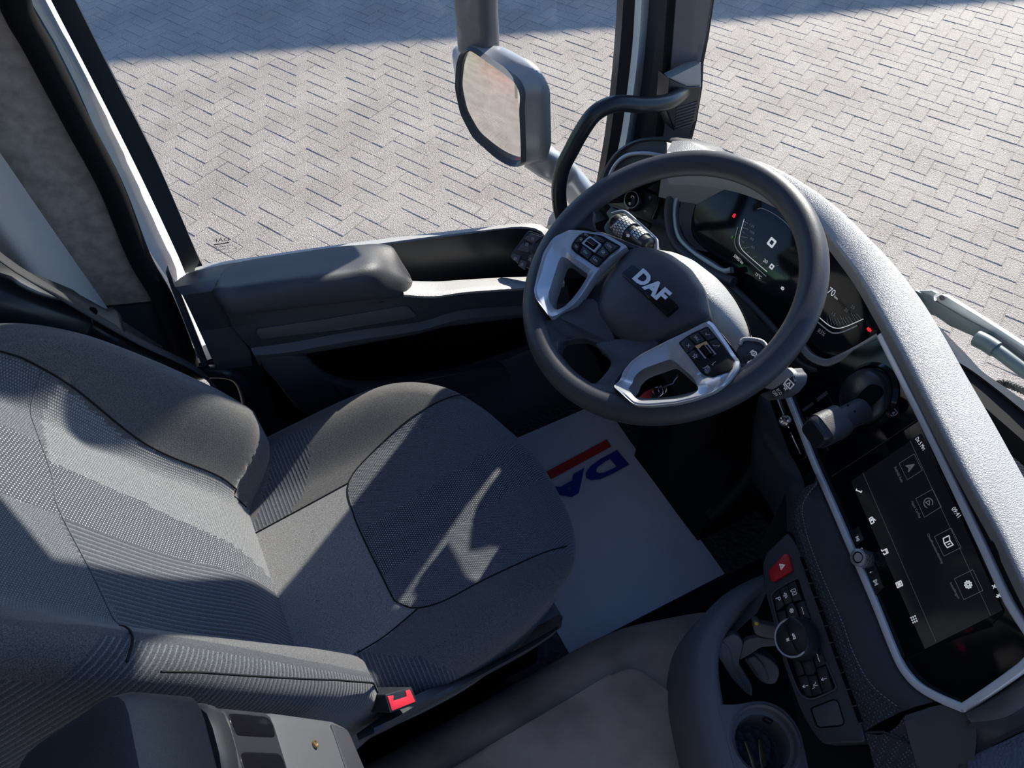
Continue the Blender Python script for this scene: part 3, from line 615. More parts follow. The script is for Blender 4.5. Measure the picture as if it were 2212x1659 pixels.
# side mirror
mc = K(1060, 230, y=1.3); mn = Vector((-.90, -.43, .05)).normalized(); MP = Plane(mc, Vector((0, 0, 1)).cross(mn), mn.cross(Vector((0, 0, 1)).cross(mn)))
sm = root('side_mirror', mc+Vector((.1, -.05, -.3)), 'grey side mirror on its arm outside the side window', 'mirror')
def aring(pl, px, n, k=1.0, c=None):
    P = [pl.uv(p) for p in Q(pl, px)]; P = [(v.x, v.y) for v in rc([Vector((a, b, 0)) for a, b in P], .012, 5)]
    c = c or (sum(p[0] for p in P)/len(P), sum(p[1] for p in P)/len(P)); out = []
    for i in range(n):
        a = 2*math.pi*i/n; dx, dy = math.cos(a), math.sin(a); best = 0
        for (p, q) in zip(P, P[1:]+P[:1]):
            ex, ey = q[0]-p[0], q[1]-p[1]; den = dx*ey-dy*ex
            if abs(den) < 1e-12: continue
            t = ((p[0]-c[0])*ey-(p[1]-c[1])*ex)/den; s = ((p[0]-c[0])*dy-(p[1]-c[1])*dx)/den
            if t > 0 and -1e-6 <= s <= 1+1e-6: best = max(best, t)
        out.append((c[0]+dx*best*k, c[1]+dy*best*k))
    return out, c
gpx = [(1012, 110), (1026, 114), (1080, 152), (1113, 177), (1124, 203), (1121, 233), (1124, 298), (1125, 353), (1101, 352), (1074, 336), (1026, 293), (1001, 244), (990, 190), (993, 141), (1000, 118)]
gr_, gc = aring(MP, gpx, 72)
V = [MP.pt(gc[0], gc[1])]; F = []; RR = .75
for j in range(1, 13):
    k = j/12
    for (a, b) in gr_: 
        x, y = gc[0]+(a-gc[0])*k, gc[1]+(b-gc[1])*k; V.append(MP.pt(x, y, -((x-gc[0])**2+(y-gc[1])**2)/(2*RR)))
for i in range(72): F.append((0, 1+i, 1+(i+1) % 72))
for j in range(11):
    for i in range(72): F.append((1+j*72+i, 1+(j+1)*72+i, 1+(j+1)*72+(i+1) % 72, 1+j*72+(i+1) % 72))
mk('mirror_glass', V, F, mirglass, sm, 0)
def aloft(name, rings, mat, par, ang=50, cap=True):
    n = len(rings[0]); V = [p for r in rings for p in r]; F = []
    for j in range(len(rings)-1):
        for i in range(n): F.append((j*n+i, j*n+(i+1) % n, (j+1)*n+(i+1) % n, (j+1)*n+i))
    if cap: F.append(tuple((len(rings)-1)*n+i for i in range(n)))
    return mk(name, V, F, mat, par, ang)
hp = [(1022, 95), (1085, 100), (1150, 134), (1172, 157), (1188, 190), (1191, 312), (1180, 350), (1134, 357), (1100, 352), (1026, 300), (990, 215), (976, 120), (979, 100)]
r0 = [MP.pt(a, b, -.012) for a, b in gr_]
r1 = [MP.pt(gc[0]+(a-gc[0])*1.06, gc[1]+(b-gc[1])*1.04, .006) for a, b in gr_]
ho, _ = aring(MP.off(-.045), hp, 72); hb, _ = aring(MP.off(-.11), [(1040, 120), (1090, 118), (1150, 142), (1176, 170), (1186, 210), (1186, 310), (1170, 340), (1130, 345), (1080, 310), (1040, 250), (1020, 180)], 72)
aloft('glass_surround', [r0, r1, [MP.pt(gc[0]+(a-gc[0])*1.1, gc[1]+(b-gc[1])*1.06, -.01) for a, b in gr_]], mirrord, sm, cap=False)
O2 = MP.off(-.045); O3 = MP.off(-.11)
rA = [MP.pt(gc[0]+(a-gc[0])*1.1, gc[1]+(b-gc[1])*1.06, -.01) for a, b in gr_]; rB = [O2.pt(*p) for p in ho]; rC = [O3.pt(*p) for p in hb]
aloft('housing', [rA, [p.lerp(q, .5) for p, q in zip(rA, rB)], rB, [p.lerp(q, .5)+MP.n*.004+(p-cen(rB))*.03 for p, q in zip(rB, rC)], rC, [cen(rC)+(p-cen(rC))*.7-MP.n*.015 for p in rC]], mirrorsh, sm, 0)
tube('upper_arm', [MP.off(-.05).at(1030, -160), MP.off(-.05).at(1028, 0), MP.off(-.05).at(1032, 60), MP.off(-.05).at(1034, 110)], .042, mirrord, sm, 20, 20, up=MP.n, prof=rrect(.088, .06, .024, 4))
um = MP.off(-.02); upc = MP.uv(MP.off(-.05).at(1030, -60))
tube('main_mirror_housing', [MP.pt(upc[0]+.028, v_, -.05) for v_ in (.27, .29, .34, .5, .66, .69)], .1, mirrorsh, sm, m=30, up=MP.n, prof=rrect(.205, .11, .045, 5), sc=lambda t: min(1, .6+t*4, .6+(1-t)*5))
tube('top_arm', [MP.pt(upc[0]+.01, .2, -.05), MP.pt(upc[0]+.02, .5, -.05), MP.pt(upc[0]+.07, .72, -.05), MP.pt(upc[0]+.09, 1.05, -.05), Vector((.85, 1.13, 1.75))], .03, mirrord, sm, 16, 20, up=MP.n, prof=rrect(.06, .05, .02, 4))
tube('lower_arm', [MP.off(-.06).at(1150, 330), MP.off(-.075).at(1180, 350), K(1222, 380, y=1.24), K(1262, 430, y=1.2), K(1300, 490, y=1.16)], .035, mirrorsh, sm, 20, 30, up=Vector((0, 0, 1)), prof=rrect(.055, .07, .025, 4))
body = root('cab_corner_panel', K(1215, 470, y=1.16), 'white cab corner outside the front end of the door sill', 'body panel', kind='structure')
skin('panel', [[K(1180, 505, y=1.15), K(1186, 470, y=1.15), K(1204, 448, y=1.15)], [K(1230, 505, y=1.12), K(1225, 480, y=1.12), K(1222, 455, y=1.12)]], 8, paint, body)

# wiper, hose and screen base outside
wp = root('windscreen_wiper', K(2100, 720, x=1.08), 'grey wiper arm and blade resting low on the windscreen outside', 'wiper')
WX = 1.06
def KX(px, py, d=0): return K(px, py, x=WX+d)
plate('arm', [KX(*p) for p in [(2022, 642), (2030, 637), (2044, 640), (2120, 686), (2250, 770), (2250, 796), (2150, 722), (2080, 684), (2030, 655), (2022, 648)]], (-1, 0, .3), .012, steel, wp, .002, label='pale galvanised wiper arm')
plate('arm_painted_shade', [KX(*p, -.004) for p in [(1966, 630), (1976, 627), (2008, 640), (2026, 655), (2080, 686), (2150, 724), (2250, 797), (2250, 822), (2120, 735), (2050, 704), (2020, 683), (1995, 675)]], (-1, 0, .3), .01, wiperm, wp, .002)  # shaded side of the arm, its shade put into a darker colour
lathe('pivot_hole', KX(2036, 643, -.004), (-1, 0, .2), [(.005, 0), (.005, .002), (.003, .002), (.003, -.001)], plastic2, wp, 16)
plate('tip_cover', [KX(*p) for p in [(1985, 628), (2012, 627), (2023, 633), (2010, 643)]], (-1, 0, .3), .006, steel, wp, .001)
tube('blade', [KX(2112, 733, -.02), KX(2150, 755, -.02), KX(2212, 800, -.02), KX(2290, 855, -.02)], .011, wiperm, wp, 12, 20)
tube('blade_cap', [KX(2110, 731, -.022), KX(2130, 741, -.022), KX(2151, 755, -.022)], .0135, wiperm, wp, 12, 10)
hs = root('washer_hose', K(2180, 835, x=1.06), 'short black ribbed washer hose outside at the base of the windscreen', 'hose')
pth = spl([K(2155, 830, x=1.04), K(2170, 828, x=1.05), K(2190, 835, x=1.05), K(2225, 850, x=1.05)], 60); V = []; F = []
for i, p in enumerate(pth):
    t = (pth[min(i+1, 59)]-pth[max(i-1, 0)]).normalized(); s = t.cross(Vector((0, 0, 1))).normalized(); u = s.cross(t)
    rr = .0055+.0013*math.sin(i*1.3)
    for j in range(10): V.append(p+s*math.cos(j*.6283)*rr+u*math.sin(j*.6283)*rr)
for i in range(59):
    for j in range(10): F.append((i*10+j, i*10+(j+1) % 10, (i+1)*10+(j+1) % 10, (i+1)*10+j))
mk('hose', V, F, hosem, hs, 0)
# vehicles outside the frame: throw the far shadow, show in the mirror
def truck(name, label, c, L, Wd, H, ang, mat, cabm):
    r = root(name, (c[0], c[1], GZ), label, 'truck'); ca, sa = math.cos(ang), math.sin(ang)
    def lp(x, y, z): return Vector((c[0]+x*ca-y*sa, c[1]+x*sa+y*ca, GZ+z))
    def bx(nm, x0, x1, y0, y1, z0, z1, m): plate(nm, [lp(x0, y0, z1), lp(x1, y0, z1), lp(x1, y1, z1), lp(x0, y1, z1)], (0, 0, 1), z1-z0, m, r, .03)
    bx('body', -L/2, L/2, -Wd/2, Wd/2, .9, H, mat); bx('cab', L/2+.2, L/2+2.2, -Wd/2, Wd/2, .5, min(H, 3.2), cabm); bx('chassis', -L/2, L/2+2, -.5, .5, .6, .9, matblack)
    for x in (-L/2+1, -L/2+2.3, L/2+1):
        for y in (-Wd/2, Wd/2-.3):
            ax = Vector((-sa, ca, 0)); lathe('wheel', lp(x, y, .5), ax, [(.5, 0), (.5, .3), (.28, .3), (.25, .2), (0, .2)], matblack, r, 20)
H_ = 3.9; e_ = H_/math.tan(SUN_EL); dd = Vector((math.cos(SUN_AZ), math.sin(SUN_AZ)))*e_
ea = math.atan2(4.928-6.282, 3.684+.173); mid = Vector((1.75, 5.6))+dd+Vector((-math.sin(ea), math.cos(ea)))*1.25
truck('parked_truck', 'white box truck parked beyond the frame on the left', (mid.x, mid.y), 13, 2.5, H_, ea+math.pi, trailw, trailw)
truck('parked_truck', 'green truck parked behind the cab, seen only in the mirror', (-13, 5.2), 6, 2.5, 3.2, 0, truckg, truckg)
truck('parked_truck', 'red truck parked behind the cab, seen only in the mirror', (-12.5, 1.5+.5), 6, 2.5, 3.0, 0, truckr, truckr)
# ================================================================== driver's seat
def ss(x, a, b):
    t = max(0, min(1, (x-a)/(b-a))); return t*t*(3-2*t)
seat = root('driver_seat', (.08, .58, 0), 'dark grey and black cloth driver seat facing the steering wheel', 'seat')
CO = [(-.2, .34), (-.05, .318), (.08, .312), (.17, .322), (.25, .345), (.325, .385), (.366, .45), (.38, .53), (.38, .61), (.36, .68), (.335, .745), (.29, .80), (.215, .838), (.12, .85), (0, .845), (-.1, .835), (-.2, .82)]
def ctop(a, b):
    s = abs(b-.58)/.27; h = .132+.02*ss(a, -.1, .3)-.035*ss(a, .27, .40)
    h += .034*ss(s, .5, .85)*(1-.55*ss(a, .15, .36))*ss(a, -.3, -.05)+.0
    return h
Z0 = .33
PK = lambda L, z=.475: [tuple(K(x, y, z=z)[:2]) for x, y in L]
kn = PK([(767, 1013), (830, 955), (908, 901), (1006, 856), (1060, 830), (1400, 1130), (1238, 1176), (1042, 1259), (960, 1300), (901, 1312), (868, 1303), (852, 1295), (825, 1243), (778, 1147), (749, 1053)])
st = PK([(778, 1143), (1107, 952), (1150, 930), (1230, 985), (1158, 1031), (825, 1239)]); st = PK([(778.5, 1143.6), (1107.6, 952), (1190, 900), (1250, 970), (1158, 1031.5), (825.5, 1239)])
ln = PK([(529, 1150), (560, 1085), (608, 965), (680, 935), (655, 1060), (615, 1108)]); nn = PK([(775, 1420), (860, 1443), (960, 1452), (1010, 1445), (900, 1520), (700, 1560)], .44)
cen_rear = PK([(529, 1152), (615, 1108), (700, 1065), (760, 1036), (790, 1150), (903, 1310), (835, 1378), (772, 1412), (700, 1480), (400, 1500), (300, 1200)])
def cpick(a, b, zone):
    if inpoly(a, b, nn) or inpoly(a, b, ln): return 3
    if zone == 2: return 1 if a < .1 else 4
    if inpoly(a, b, st): return 2
    if inpoly(a, b, kn): return 1
    if inpoly(a, b, cen_rear): return 0
    return 4
pillow('cushion', CO, ctop, .042, 0, lambda a, b, c: Vector((a, b, Z0+c)), f_plain, seat, n=200, rings=70, mats=[f_plain, f_knit, f_dots, f_rib, f_bol], pick=cpick, side=lambda t: 1-.06*t)
def seam(name, px, zz=.475, m=matblack, par=seat, r=.0013):
    P = [K(x, y, z=zz) for x, y in px]; P = spl(P, 60); Pn = [Vector((p.x, p.y, Z0+ctop(p.x, p.y)+.0002)) for p in P]
    tube(name, Pn, r, m, par, 6, 60, smooth=False)
seam('seam', [(1090, 845), (1006, 856), (908, 901), (830, 955), (767, 1013), (749, 1053), (760, 1100), (778, 1147), (825, 1243), (852, 1295), (868, 1303), (901, 1312), (960, 1300), (1042, 1259), (1140, 1215), (1225, 1178)])
seam('seam', [(535, 1150), (615, 1108), (700, 1065), (750, 1040)]); seam('seam', [(772, 1410), (830, 1375), (901, 1314)])
# back
OB = Vector((-.115, .568, .42)); BU = Vector((-.34, 0, .94)).normalized(); BN = Vector((.94, 0, .34)).normalized()
bfr = lambda a, b, c: OB+Vector((0, 1, 0))*a+BU*b+BN*c
half = [(-.20, -.06), (-.245, 0), (-.262, .08), (-.268, .17), (-.265, .3), (-.253, .42), (-.235, .5), (-.205, .56), (-.165, .615), (-.14, .68), (-.135, .78), (-.11, .85), (-.05, .87)]
BO = half+[(-a, b) for a, b in half[::-1]]
def bamp(b):
    T = [(-.06, .03), (.0, .055), (.06, .105), (.14, .135), (.22, .128), (.32, .112), (.42, .095), (.5, .075), (.56, .03), (.62, 0), (1, 0)]
    for (x0, y0), (x1, y1) in zip(T[:-1], T[1:]):
        if b <= x1: return y0+(y1-y0)*max(0, (b-x0)/(x1-x0))
    return 0
def btop(a, b):
    s = ss(abs(a), .125 if b > .1 else .14, .225); h = bamp(b)*s*(.86 if a > 0 else 1)+.018*math.exp(-((b-.14)/.1)**2)*(1-s)+.0
    h += .04*ss(b, .6, .68)-.03*ss(b, .8, .88)+.004
    return h+.012
def bpick(a, b, zone):
    if zone == 2: return 3
    sl, sr = .152+.02*ss(b, .3, .5), -.150
    if b > .60: return 1
    if zone == 1 and (a < -.235 or (a > .24 and b < .1)): return 3
    if a > sl: return 0
    if a < sr: return 0
    if b > .445-.06*ss(-a, 0, .14): return 1 if not (-.01 < a < .09 and b < .55) else 2
    w_ = .012+.055*min(1, b/.3)
    if -.012 < a < w_: return 2
    return 4 if a > 0 else 3
pillow('backrest', BO, btop, .04, .13, bfr, f_plain, seat, n=220, rings=70, mats=[f_bol, f_knit, f_dots, f_rib, f_knit2], pick=bpick, side=lambda t: 1-.05*t, rimuv=True)
def bseam(pts, r=.0013, m=matblack):
    P = spl([Vector((a, b, 0)) for a, b in pts], 60); tube('seam', [bfr(p.x, p.y, btop(p.x, p.y)+.0003) for p in P], r, m, seat, 6, 60, smooth=False)
bseam([(.150, .05), (.152, .15), (.155, .3), (.172, .45), (.175, .56)]); bseam([(-.150, .05), (-.150, .15), (-.150, .3), (-.152, .40), (-.19, .46), (-.24, .49)])
bseam([(.17, .47), (.05, .445), (0, .443), (-.08, .41), (-.15, .385)], .001, f_knit2); bseam([(-.243, .04), (-.252, .15), (-.254, .3), (-.25, .46)])
# base and shields
box('seat_base', (-.15, .395, 0), (.28, .80, .28), matblack, seat, .02); box('seat_pan', (-.2, .36, .27), (.3, .815, .335), smoothp, seat, .015)
skin('side_shield', [[K(x, y, y=c) for x, y, c in [(1205, 1352, .345), (1150, 1385, .335), (1060, 1432, .325), (980, 1468, .318), (905, 1498, .31), (850, 1530, .305), (770, 1585, .30)]],
                     [K(x, y, y=c-.02) for x, y, c in [(1203, 1362, .345), (1150, 1398, .335), (1060, 1447, .325), (980, 1490, .318), (905, 1528, .31), (850, 1560, .305), (775, 1600, .30)]],
                     [K(x, y, y=c-.012)+Vector((0, .01, -.04)) for x, y, c in [(1203, 1366, .345), (1150, 1402, .335), (1060, 1452, .325), (980, 1496, .318), (905, 1536, .31), (850, 1568, .305), (775, 1604, .30)]]], 30, plastic2, seat, sub=3)
bk = K(865, 1512, y=.295); bn = (CAM-bk).normalized()*.5+Vector((.25, -.5, .75)); bn.normalize(); BP = Plane(bk, Vector((.8, -.1, -.3)), Vector((0, 0, 0)) if 0 else bn.cross(Vector((.8, -.1, -.3))).normalized())
BPx = Plane(bk, (K(898, 1497, y=.295)-K(838, 1515, y=.295)), bn.cross(K(898, 1497, y=.295)-K(838, 1515, y=.295)))
bu = plate('buckle', rc(Q(BPx, [(831, 1500), (890, 1483), (903, 1520), (843, 1541)]), .003), BPx.n, .09, smoothp, seat, .002)
plate('release_button', rc(Q(BPx.off(.001), [(837, 1504), (851, 1502), (850, 1514), (878, 1505), (876, 1493), (886, 1489), (898, 1516), (847, 1536)]), .0012), BPx.n, .012, redb, bu, .0012, label='bright red release button')
# folded-up armrests: spine runs up along the backrest side
def armrest(name, y, P0, P1, px, par, wy, flip=1):
    """P0 hinge (x,z) bottom, P1 top"""
    d = (Vector((P1[0], 0, P1[1]))-Vector((P0[0], 0, P0[1]))); L = d.length; d.normalize(); f = Vector((d.z, 0, -d.x)); o = Vector((P0[0], y, P0[1])); S = Vector((0, 1, 0))
    r = obox(name, o+d*(.50*L+.28*L)-f*.045, S, f, f, (wy, 0, 0), .02, padA, par) if 0 else None
    def sec(t, w, h, c, rr): return [o+d*t*L+S*(a)+f*(b+c) for a, b in rrect(w, h, rr, 4)]
    # base casting
    rings = [sec(.0, wy*.6, .04, -.03, .012), sec(.015, wy*.9, .065, -.04, .02), sec(.08, wy, .08, -.045, .022), sec(.38, wy, .085, -.045, .02), sec(.42, wy*.9, .08, -.046, .02)]
    aloft('armrest_base', rings, plastic2, par, 40)
    e = plate('armrest_end_panel', rc([o+d*(.02)*L+S*(-wy*.3)+f*(-.004), o+d*(.13)*L+S*(-wy*.36)+f*(-.0035), o+d*(.125)*L+S*(wy*.36)+f*(-.0035), o+d*(.03)*L+S*(wy*.3)+f*(-.005)], .006), f, .004, plastic, par, .001)
    lathe('armrest_screw', o+d*.25*L+S*(wy*.05)-f*.003, f, [(.004, 0), (.004, .002), (.003, .0022), (.002, .001), (0, .001)], brass, par, 16)
    rings = [sec(.40, wy*.92, .075, -.045, .02), sec(.42, wy*.96, .085, -.043, .02), sec(.59, wy*.96, .085, -.043, .02), sec(.61, wy*.9, .075, -.045, .02)]
    hg = aloft('armrest_hinge', rings, smoothp, par, 40)
    for k in (-1, 1):
        c = o+d*.505*L+S*(k*wy*.21)+f*(0); P = rc([c+d*a*.085*L+S*b*wy*.14 for a, b in ((-1, -1), (1, -1), (1, 1), (-1, 1))], .01)
        plate('hinge_groove', P, f, .004, gloss, hg, .003, seg=3)
    rings = [sec(.60, wy*.95, .09, -.045, .025), sec(.615, wy*1.06, .1, -.045, .035), sec(.65, wy*1.1, .1, -.045, .035), sec(.665, wy*1.0, .095, -.045, .03)]
    aloft('armrest_collar', rings, smoothp, par, 40)
    rings = [sec(.665, wy*.9, .085, -.05, .025), sec(.675, wy*1.05, .10, -.05, .022), sec(.69, wy*1.12, .105, -.05, .022), sec(.84, wy*1.12, .105, -.052, .022), sec(.875, wy*1.08, .10, -.055, .022), sec(.885, wy*.9, .08, -.056, .02)]
    aloft('armrest_pad', rings, padA, par, 30)
armrest('armrest', .230, (-.052, .68), (-.19, 1.03), None, seat, .082)
# far armrest by the door, only its upper end shows above the backrest
S = Vector((0, 1, 0)); d = (K(60, 655, y=.86)-K(215, 705, y=.87)).normalized()
def sec2(P, w, h, rr, f): return [P+S*a+f*b for a, b in rrect(w, h, rr, 4)]
A0, A1 = K(165, 700, y=.855), K(75, 668, y=.855); dd_ = (A1-A0).normalized(); ff = dd_.cross(S).normalized()
aloft('armrest_pad', [sec2(A0+dd_*t-ff*0, .075*k, .062*k, .026*k, ff) for t, k in ((-.01, .6), (0, .95), (.02, 1.1), (.06, 1.12), (.10, 1.1), (.115, .95), (.12, .6))], smoothp, seat, 30)
B0, B1 = K(335, 790, y=.885), K(165, 690, y=.88); db = (B1-B0).normalized(); fb = db.cross(S).normalized()
aloft('armrest_hinge', [sec2(B0+db*t*(B1-B0).length, .06*k, .05*k, .016, fb) for t, k in ((0, .8), (.05, 1), (.6, 1), (.64, 1.2), (.72, 1.25), (.78, 1.05), (1.05, 1.0))], smoothp, seat, 40)
lathe('hinge_hole', K(200, 673, y=.855), (ray(200, 673)*-1), [(.006, 0), (.006, .001), (.004, .0012), (0, .0005)], void, seat, 16)
# seat belt
sb = root('seat_belt', K(420, 800, y=.9), 'black seat belt running down behind the far side of the driver seat', 'seat belt')
bl = [(-160, 440, .86), (0, 566, .83), (60, 606, .815), (120, 642, .81), (190, 684, .82), (300, 746, .845), (420, 803, .875), (470, 850, .90), (520, 930, .90), (560, 990, .885)]
c_ = spl([K(a, b, y=c) for a, b, c in bl], 60); V = []; F = []
for i, p in enumerate(c_):
    wv = (ray(200, 690)*.93+Vector((.2, .1, .3))*.5).normalized()*.0235
    V += [p, p+wv*1.9]
for i in range(59): F.append((2*i, 2*i+1, 2*i+3, 2*i+2))
o = mk('webbing', V, F, belt, sb, 30); md = o.modifiers.new('s', 'SOLIDIFY'); md.thickness = .0014
TP = Plane(K(588, 1010, y=.86), (.9, -.35, -.1), (.2, .5, .8))
plate('tongue_grip', rc(Q(TP, [(562, 972), (585, 978), (606, 985), (609, 993), (592, 1003), (566, 1013), (560, 1000)]), .003), TP.n, .008, smoothp, sb, .002)
tg = Q(TP.off(-.002), [(562, 1015), (593, 999), (606, 1013), (617, 1017), (612, 1027), (596, 1031), (586, 1024), (578, 1033), (577, 1023)])
plate('tongue', tg, TP.n, .0025, chrome, sb, .0008, label='bright metal latch plate')
plate('tongue_slot', Q(TP, [(597, 1016), (607, 1018), (604, 1026), (594, 1023)]), TP.n, .0004, void, sb, 0)
# curtain
cu = root('curtain', K(80, 560, y=.97), 'beige bunk curtain hanging bunched behind the driver seat', 'curtain')
top = [Vector((-.22-.0*t, .97+.0*t, 1.5)) for t in range(1)]; rows = []
for z in (1.45, 1.2, 1.05, .9, .8, .7, .55, .3, .1):
    row = []
    for k in range(60):
        t = k/59; x = -.185-.42*t; y = .99+.018*math.sin(t*42+z*1.5)+.010*math.sin(t*19+z*2.2)-.06*t; row.append(Vector((x+.012*math.sin(z*4+t*8), y, z)))
    rows.append(row)
skin('cloth', rows, 120, curtainm, cu, sub=3, ang=0, linear=True)

# ================================================================== steering column and wheel
WC = Vector((.571, .587, .80)); tl_ = math.radians(28.4)
WP_ = Plane(WC, (0, -1, 0), (math.cos(tl_), 0, math.sin(tl_))); WN = WP_.n
colr = root('steering_column', WC-WN*.2, 'black steering column shroud behind the wheel with its stalks', 'steering column')
def wring(a0, a1, b0, b1, c, r=.03): return [WP_.pt((a0+a1)/2+x, (b0+b1)/2+y, c) for x, y in rrect(a1-a0, b1-b0, r, 5)]
# shroud traced on planes behind the wheel
sh0 = [(1385, 540), (1410, 534), (1455, 540), (1510, 562), (1560, 600), (1590, 640), (1612, 690), (1616, 722), (1590, 745), (1540, 755), (1450, 740), (1380, 690), (1355, 610)]
def trace(pl, px, n=64, r=.012, k=1.0):
    g, c = aring2(pl, px, n, r); return [pl.pt(c[0]+(a-c[0])*k, c[1]+(b-c[1])*k) for a, b in g]
def aring2(pl, px, n, r):
    P = [pl.uv(p) for p in Q(pl, px)]; P = [(v.x, v.y) for v in rc([Vector((a, b, 0)) for a, b in P], r, 5)]
    c = (sum(p[0] for p in P)/len(P), sum(p[1] for p in P)/len(P)); out = []
    for i in range(n):
        a = 2*math.pi*i/n; dx, dy = math.cos(a), math.sin(a); best = .001
        for (p, q) in zip(P, P[1:]+P[:1]):
            ex, ey = q[0]-p[0], q[1]-p[1]; den = dx*ey-dy*ex
            if abs(den) < 1e-12: continue
            t = ((p[0]-c[0])*ey-(p[1]-c[1])*ex)/den; s = ((p[0]-c[0])*dy-(p[1]-c[1])*dx)/den
            if t > 0 and -1e-6 <= s <= 1+1e-6: best = max(best, t)
        out.append((c[0]+dx*best, c[1]+dy*best))
    return out, c
tS = trace(WP_.off(-.085), sh0); cS = cen(tS); t2 = tS
aloft('shroud', [[cS+(p-cS)*k+WN*h for p in tS] for k, h in ((.3, .066), (.5, .060), (.65, .046), (.8, .024), (.9, .002), (.97, -.02), (1.0, -.045), (1.0, -.07), (.85, -.14))], pad, colr, 60)
tube('shroud_joint', [p+(p-cen(t2)).normalized()*.0004-WN*.03 for p in t2], .0012, void, colr, 6, 64, closed=True)
lathe('column_tube', WP_.pt(0, 0, -.16), -WN, [(.075, 0), (.08, .08), (.07, .2), (.055, .3)], matblack, colr, 24)
tube('lower_column', [WP_.pt(0, 0, -.35), Vector((.74, .585, .42)), Vector((.78, .585, .2)), Vector((.80, .585, .0))], .055, matblack, colr, 20, 20)
box('pedal_box', (.74, .46, 0), (.95, .72, .30), matblack, colr, .02)
tube('brake_pedal_arm', [Vector((.86, .47, .45)), Vector((.80, .46, .25)), Vector((.74, .455, .14))], .014, smoothp, colr, 10, 12)
# left stalk with knurled rings
LS = WP_.off(-.055)
stk = plate('stalk', rc(Q(LS, [(1302, 490), (1322, 462), (1347, 458), (1368, 473), (1418, 518), (1419, 545), (1380, 565), (1335, 545)]), .006), WN, .03, plastic2, colr, .004, seg=3, label='left stalk with knurled rings')
tube('stalk_edge', Q(LS.off(.003), [(1322, 462), (1346, 457), (1368, 472), (1413, 513), (1419, 524), (1419, 545)]), .0028, silver, stk, 10, 30)
def knurl(a, b, r, rows_, m):
    A, B = LS.off(.012).at(*a), LS.off(.012).at(*b); ax = (B-A); L = ax.length; ax.normalize(); s = ax.cross(WN).normalized(); t = s.cross(ax); V = []; F = []; n = 22
    lathe('stalk_ring', A, ax, [(r*.9, 0), (r, .001), (r, L-.001), (r*.9, L)], smoothp, stk, 24)
    for j in range(rows_):
        for i in range(n):
            a0 = 2*math.pi*(i+(j % 2)*.5)/n; z0 = L*(j+.1)/rows_; z1 = L*(j+.9)/rows_; k = len(V); w_ = .1
            for (aa, zz) in ((a0-w_, z0), (a0+w_, z0), (a0+w_, z1), (a0-w_, z1)): V.append(A+ax*zz+(s*math.cos(aa)+t*math.sin(aa))*(r+.0008))
            F.append((k, k+1, k+2, k+3))
    mk('knurling', V, F, m, stk, 0)
knurl((1341, 487), (1362, 503), .0165, 4, steel); knurl((1372, 507), (1389, 522), .0150, 3, steel)
A, B = LS.off(.012).at(1326, 478), LS.off(.012).at(1400, 534); lathe('stalk_core', A, B-A, [(.011, 0), (.015, .004), (.015, (B-A).length-.004), (.011, (B-A).length)], smoothp, stk, 24)
text('marking', 'OFF I II', LS.off(.0285), (1320, 494), (1337, 478), white, stk, h=.003)
icon('wash', LS.off(.0285).at(1357, 509), WP_.u, WN, .008, white, stk)
# right stalk, ECO lever
RS = WP_.off(-.05)
rs = plate('stalk', rc(Q(RS, [(1589, 757), (1604, 732), (1635, 733), (1652, 743), (1662, 758), (1668, 800), (1620, 800), (1600, 788)]), .004), WN, .025, plastic2, colr, .003, label='right stalk with brake markings')
tube('stalk_edge', Q(RS.off(.002), [(1598, 745), (1606, 733), (1634, 734), (1650, 741), (1659, 756)]), .003, pad, rs, 10, 20)
plate('stalk_face', rc(Q(RS.off(.004), [(1603, 770), (1617, 756), (1634, 754), (1652, 763), (1640, 788), (1614, 790)]), .003), WN, .004, smoothp, rs, .001)
icon('brake', RS.off(.0045).at(1629, 764), WP_.u, WN, .011, white, rs); text('marking', 'OFF', RS.off(.0045), (1637, 769), (1645, 778), white, rs, h=.003)
icon('arrow', RS.off(.0045).at(1619, 781), WP_.u, WN, .009, white, rs)
ES = Plane(RS.at(1690, 825), WP_.u, Vector((.45, 0, .9)))
es = plate('stalk_end', rc(Q(ES, [(1640, 852), (1660, 845), (1705, 795), (1712, 806), (1718, 812), (1716, 830), (1700, 850), (1680, 862), (1660, 866)]), .003), ES.n, .03, plastic2, colr, .003, label='stalk end marked ECO OFF')
plate('stalk_top', rc(Q(ES.off(.002), [(1650, 838), (1700, 793), (1712, 803), (1716, 812), (1700, 820), (1668, 842)]), .003), ES.n, .01, pad, es, .002)
kb = plate('key', rc(Q(ES.off(.003), [(1661, 846), (1686, 834), (1692, 850), (1666, 862)]), .002), ES.n, .006, smoothp, es, .001)
text('lettering', 'ECO', ES.off(.0034), (1677, 843), (1685, 854), white, kb, h=.0048); text('lettering', 'OFF', ES.off(.0034), (1668, 847), (1676, 858), white, kb, h=.0048)
kb = plate('key', rc(Q(ES.off(.003), [(1689, 832), (1712, 812), (1716, 826), (1698, 845)]), .002), ES.n, .006, smoothp, es, .001)
icon('cam', ES.off(.0035).at(1705, 829), ES.u, ES.n, .014, white, kb); icon('star', ES.off(.0035).at(1698, 838), ES.u, ES.n, .007, white, kb)

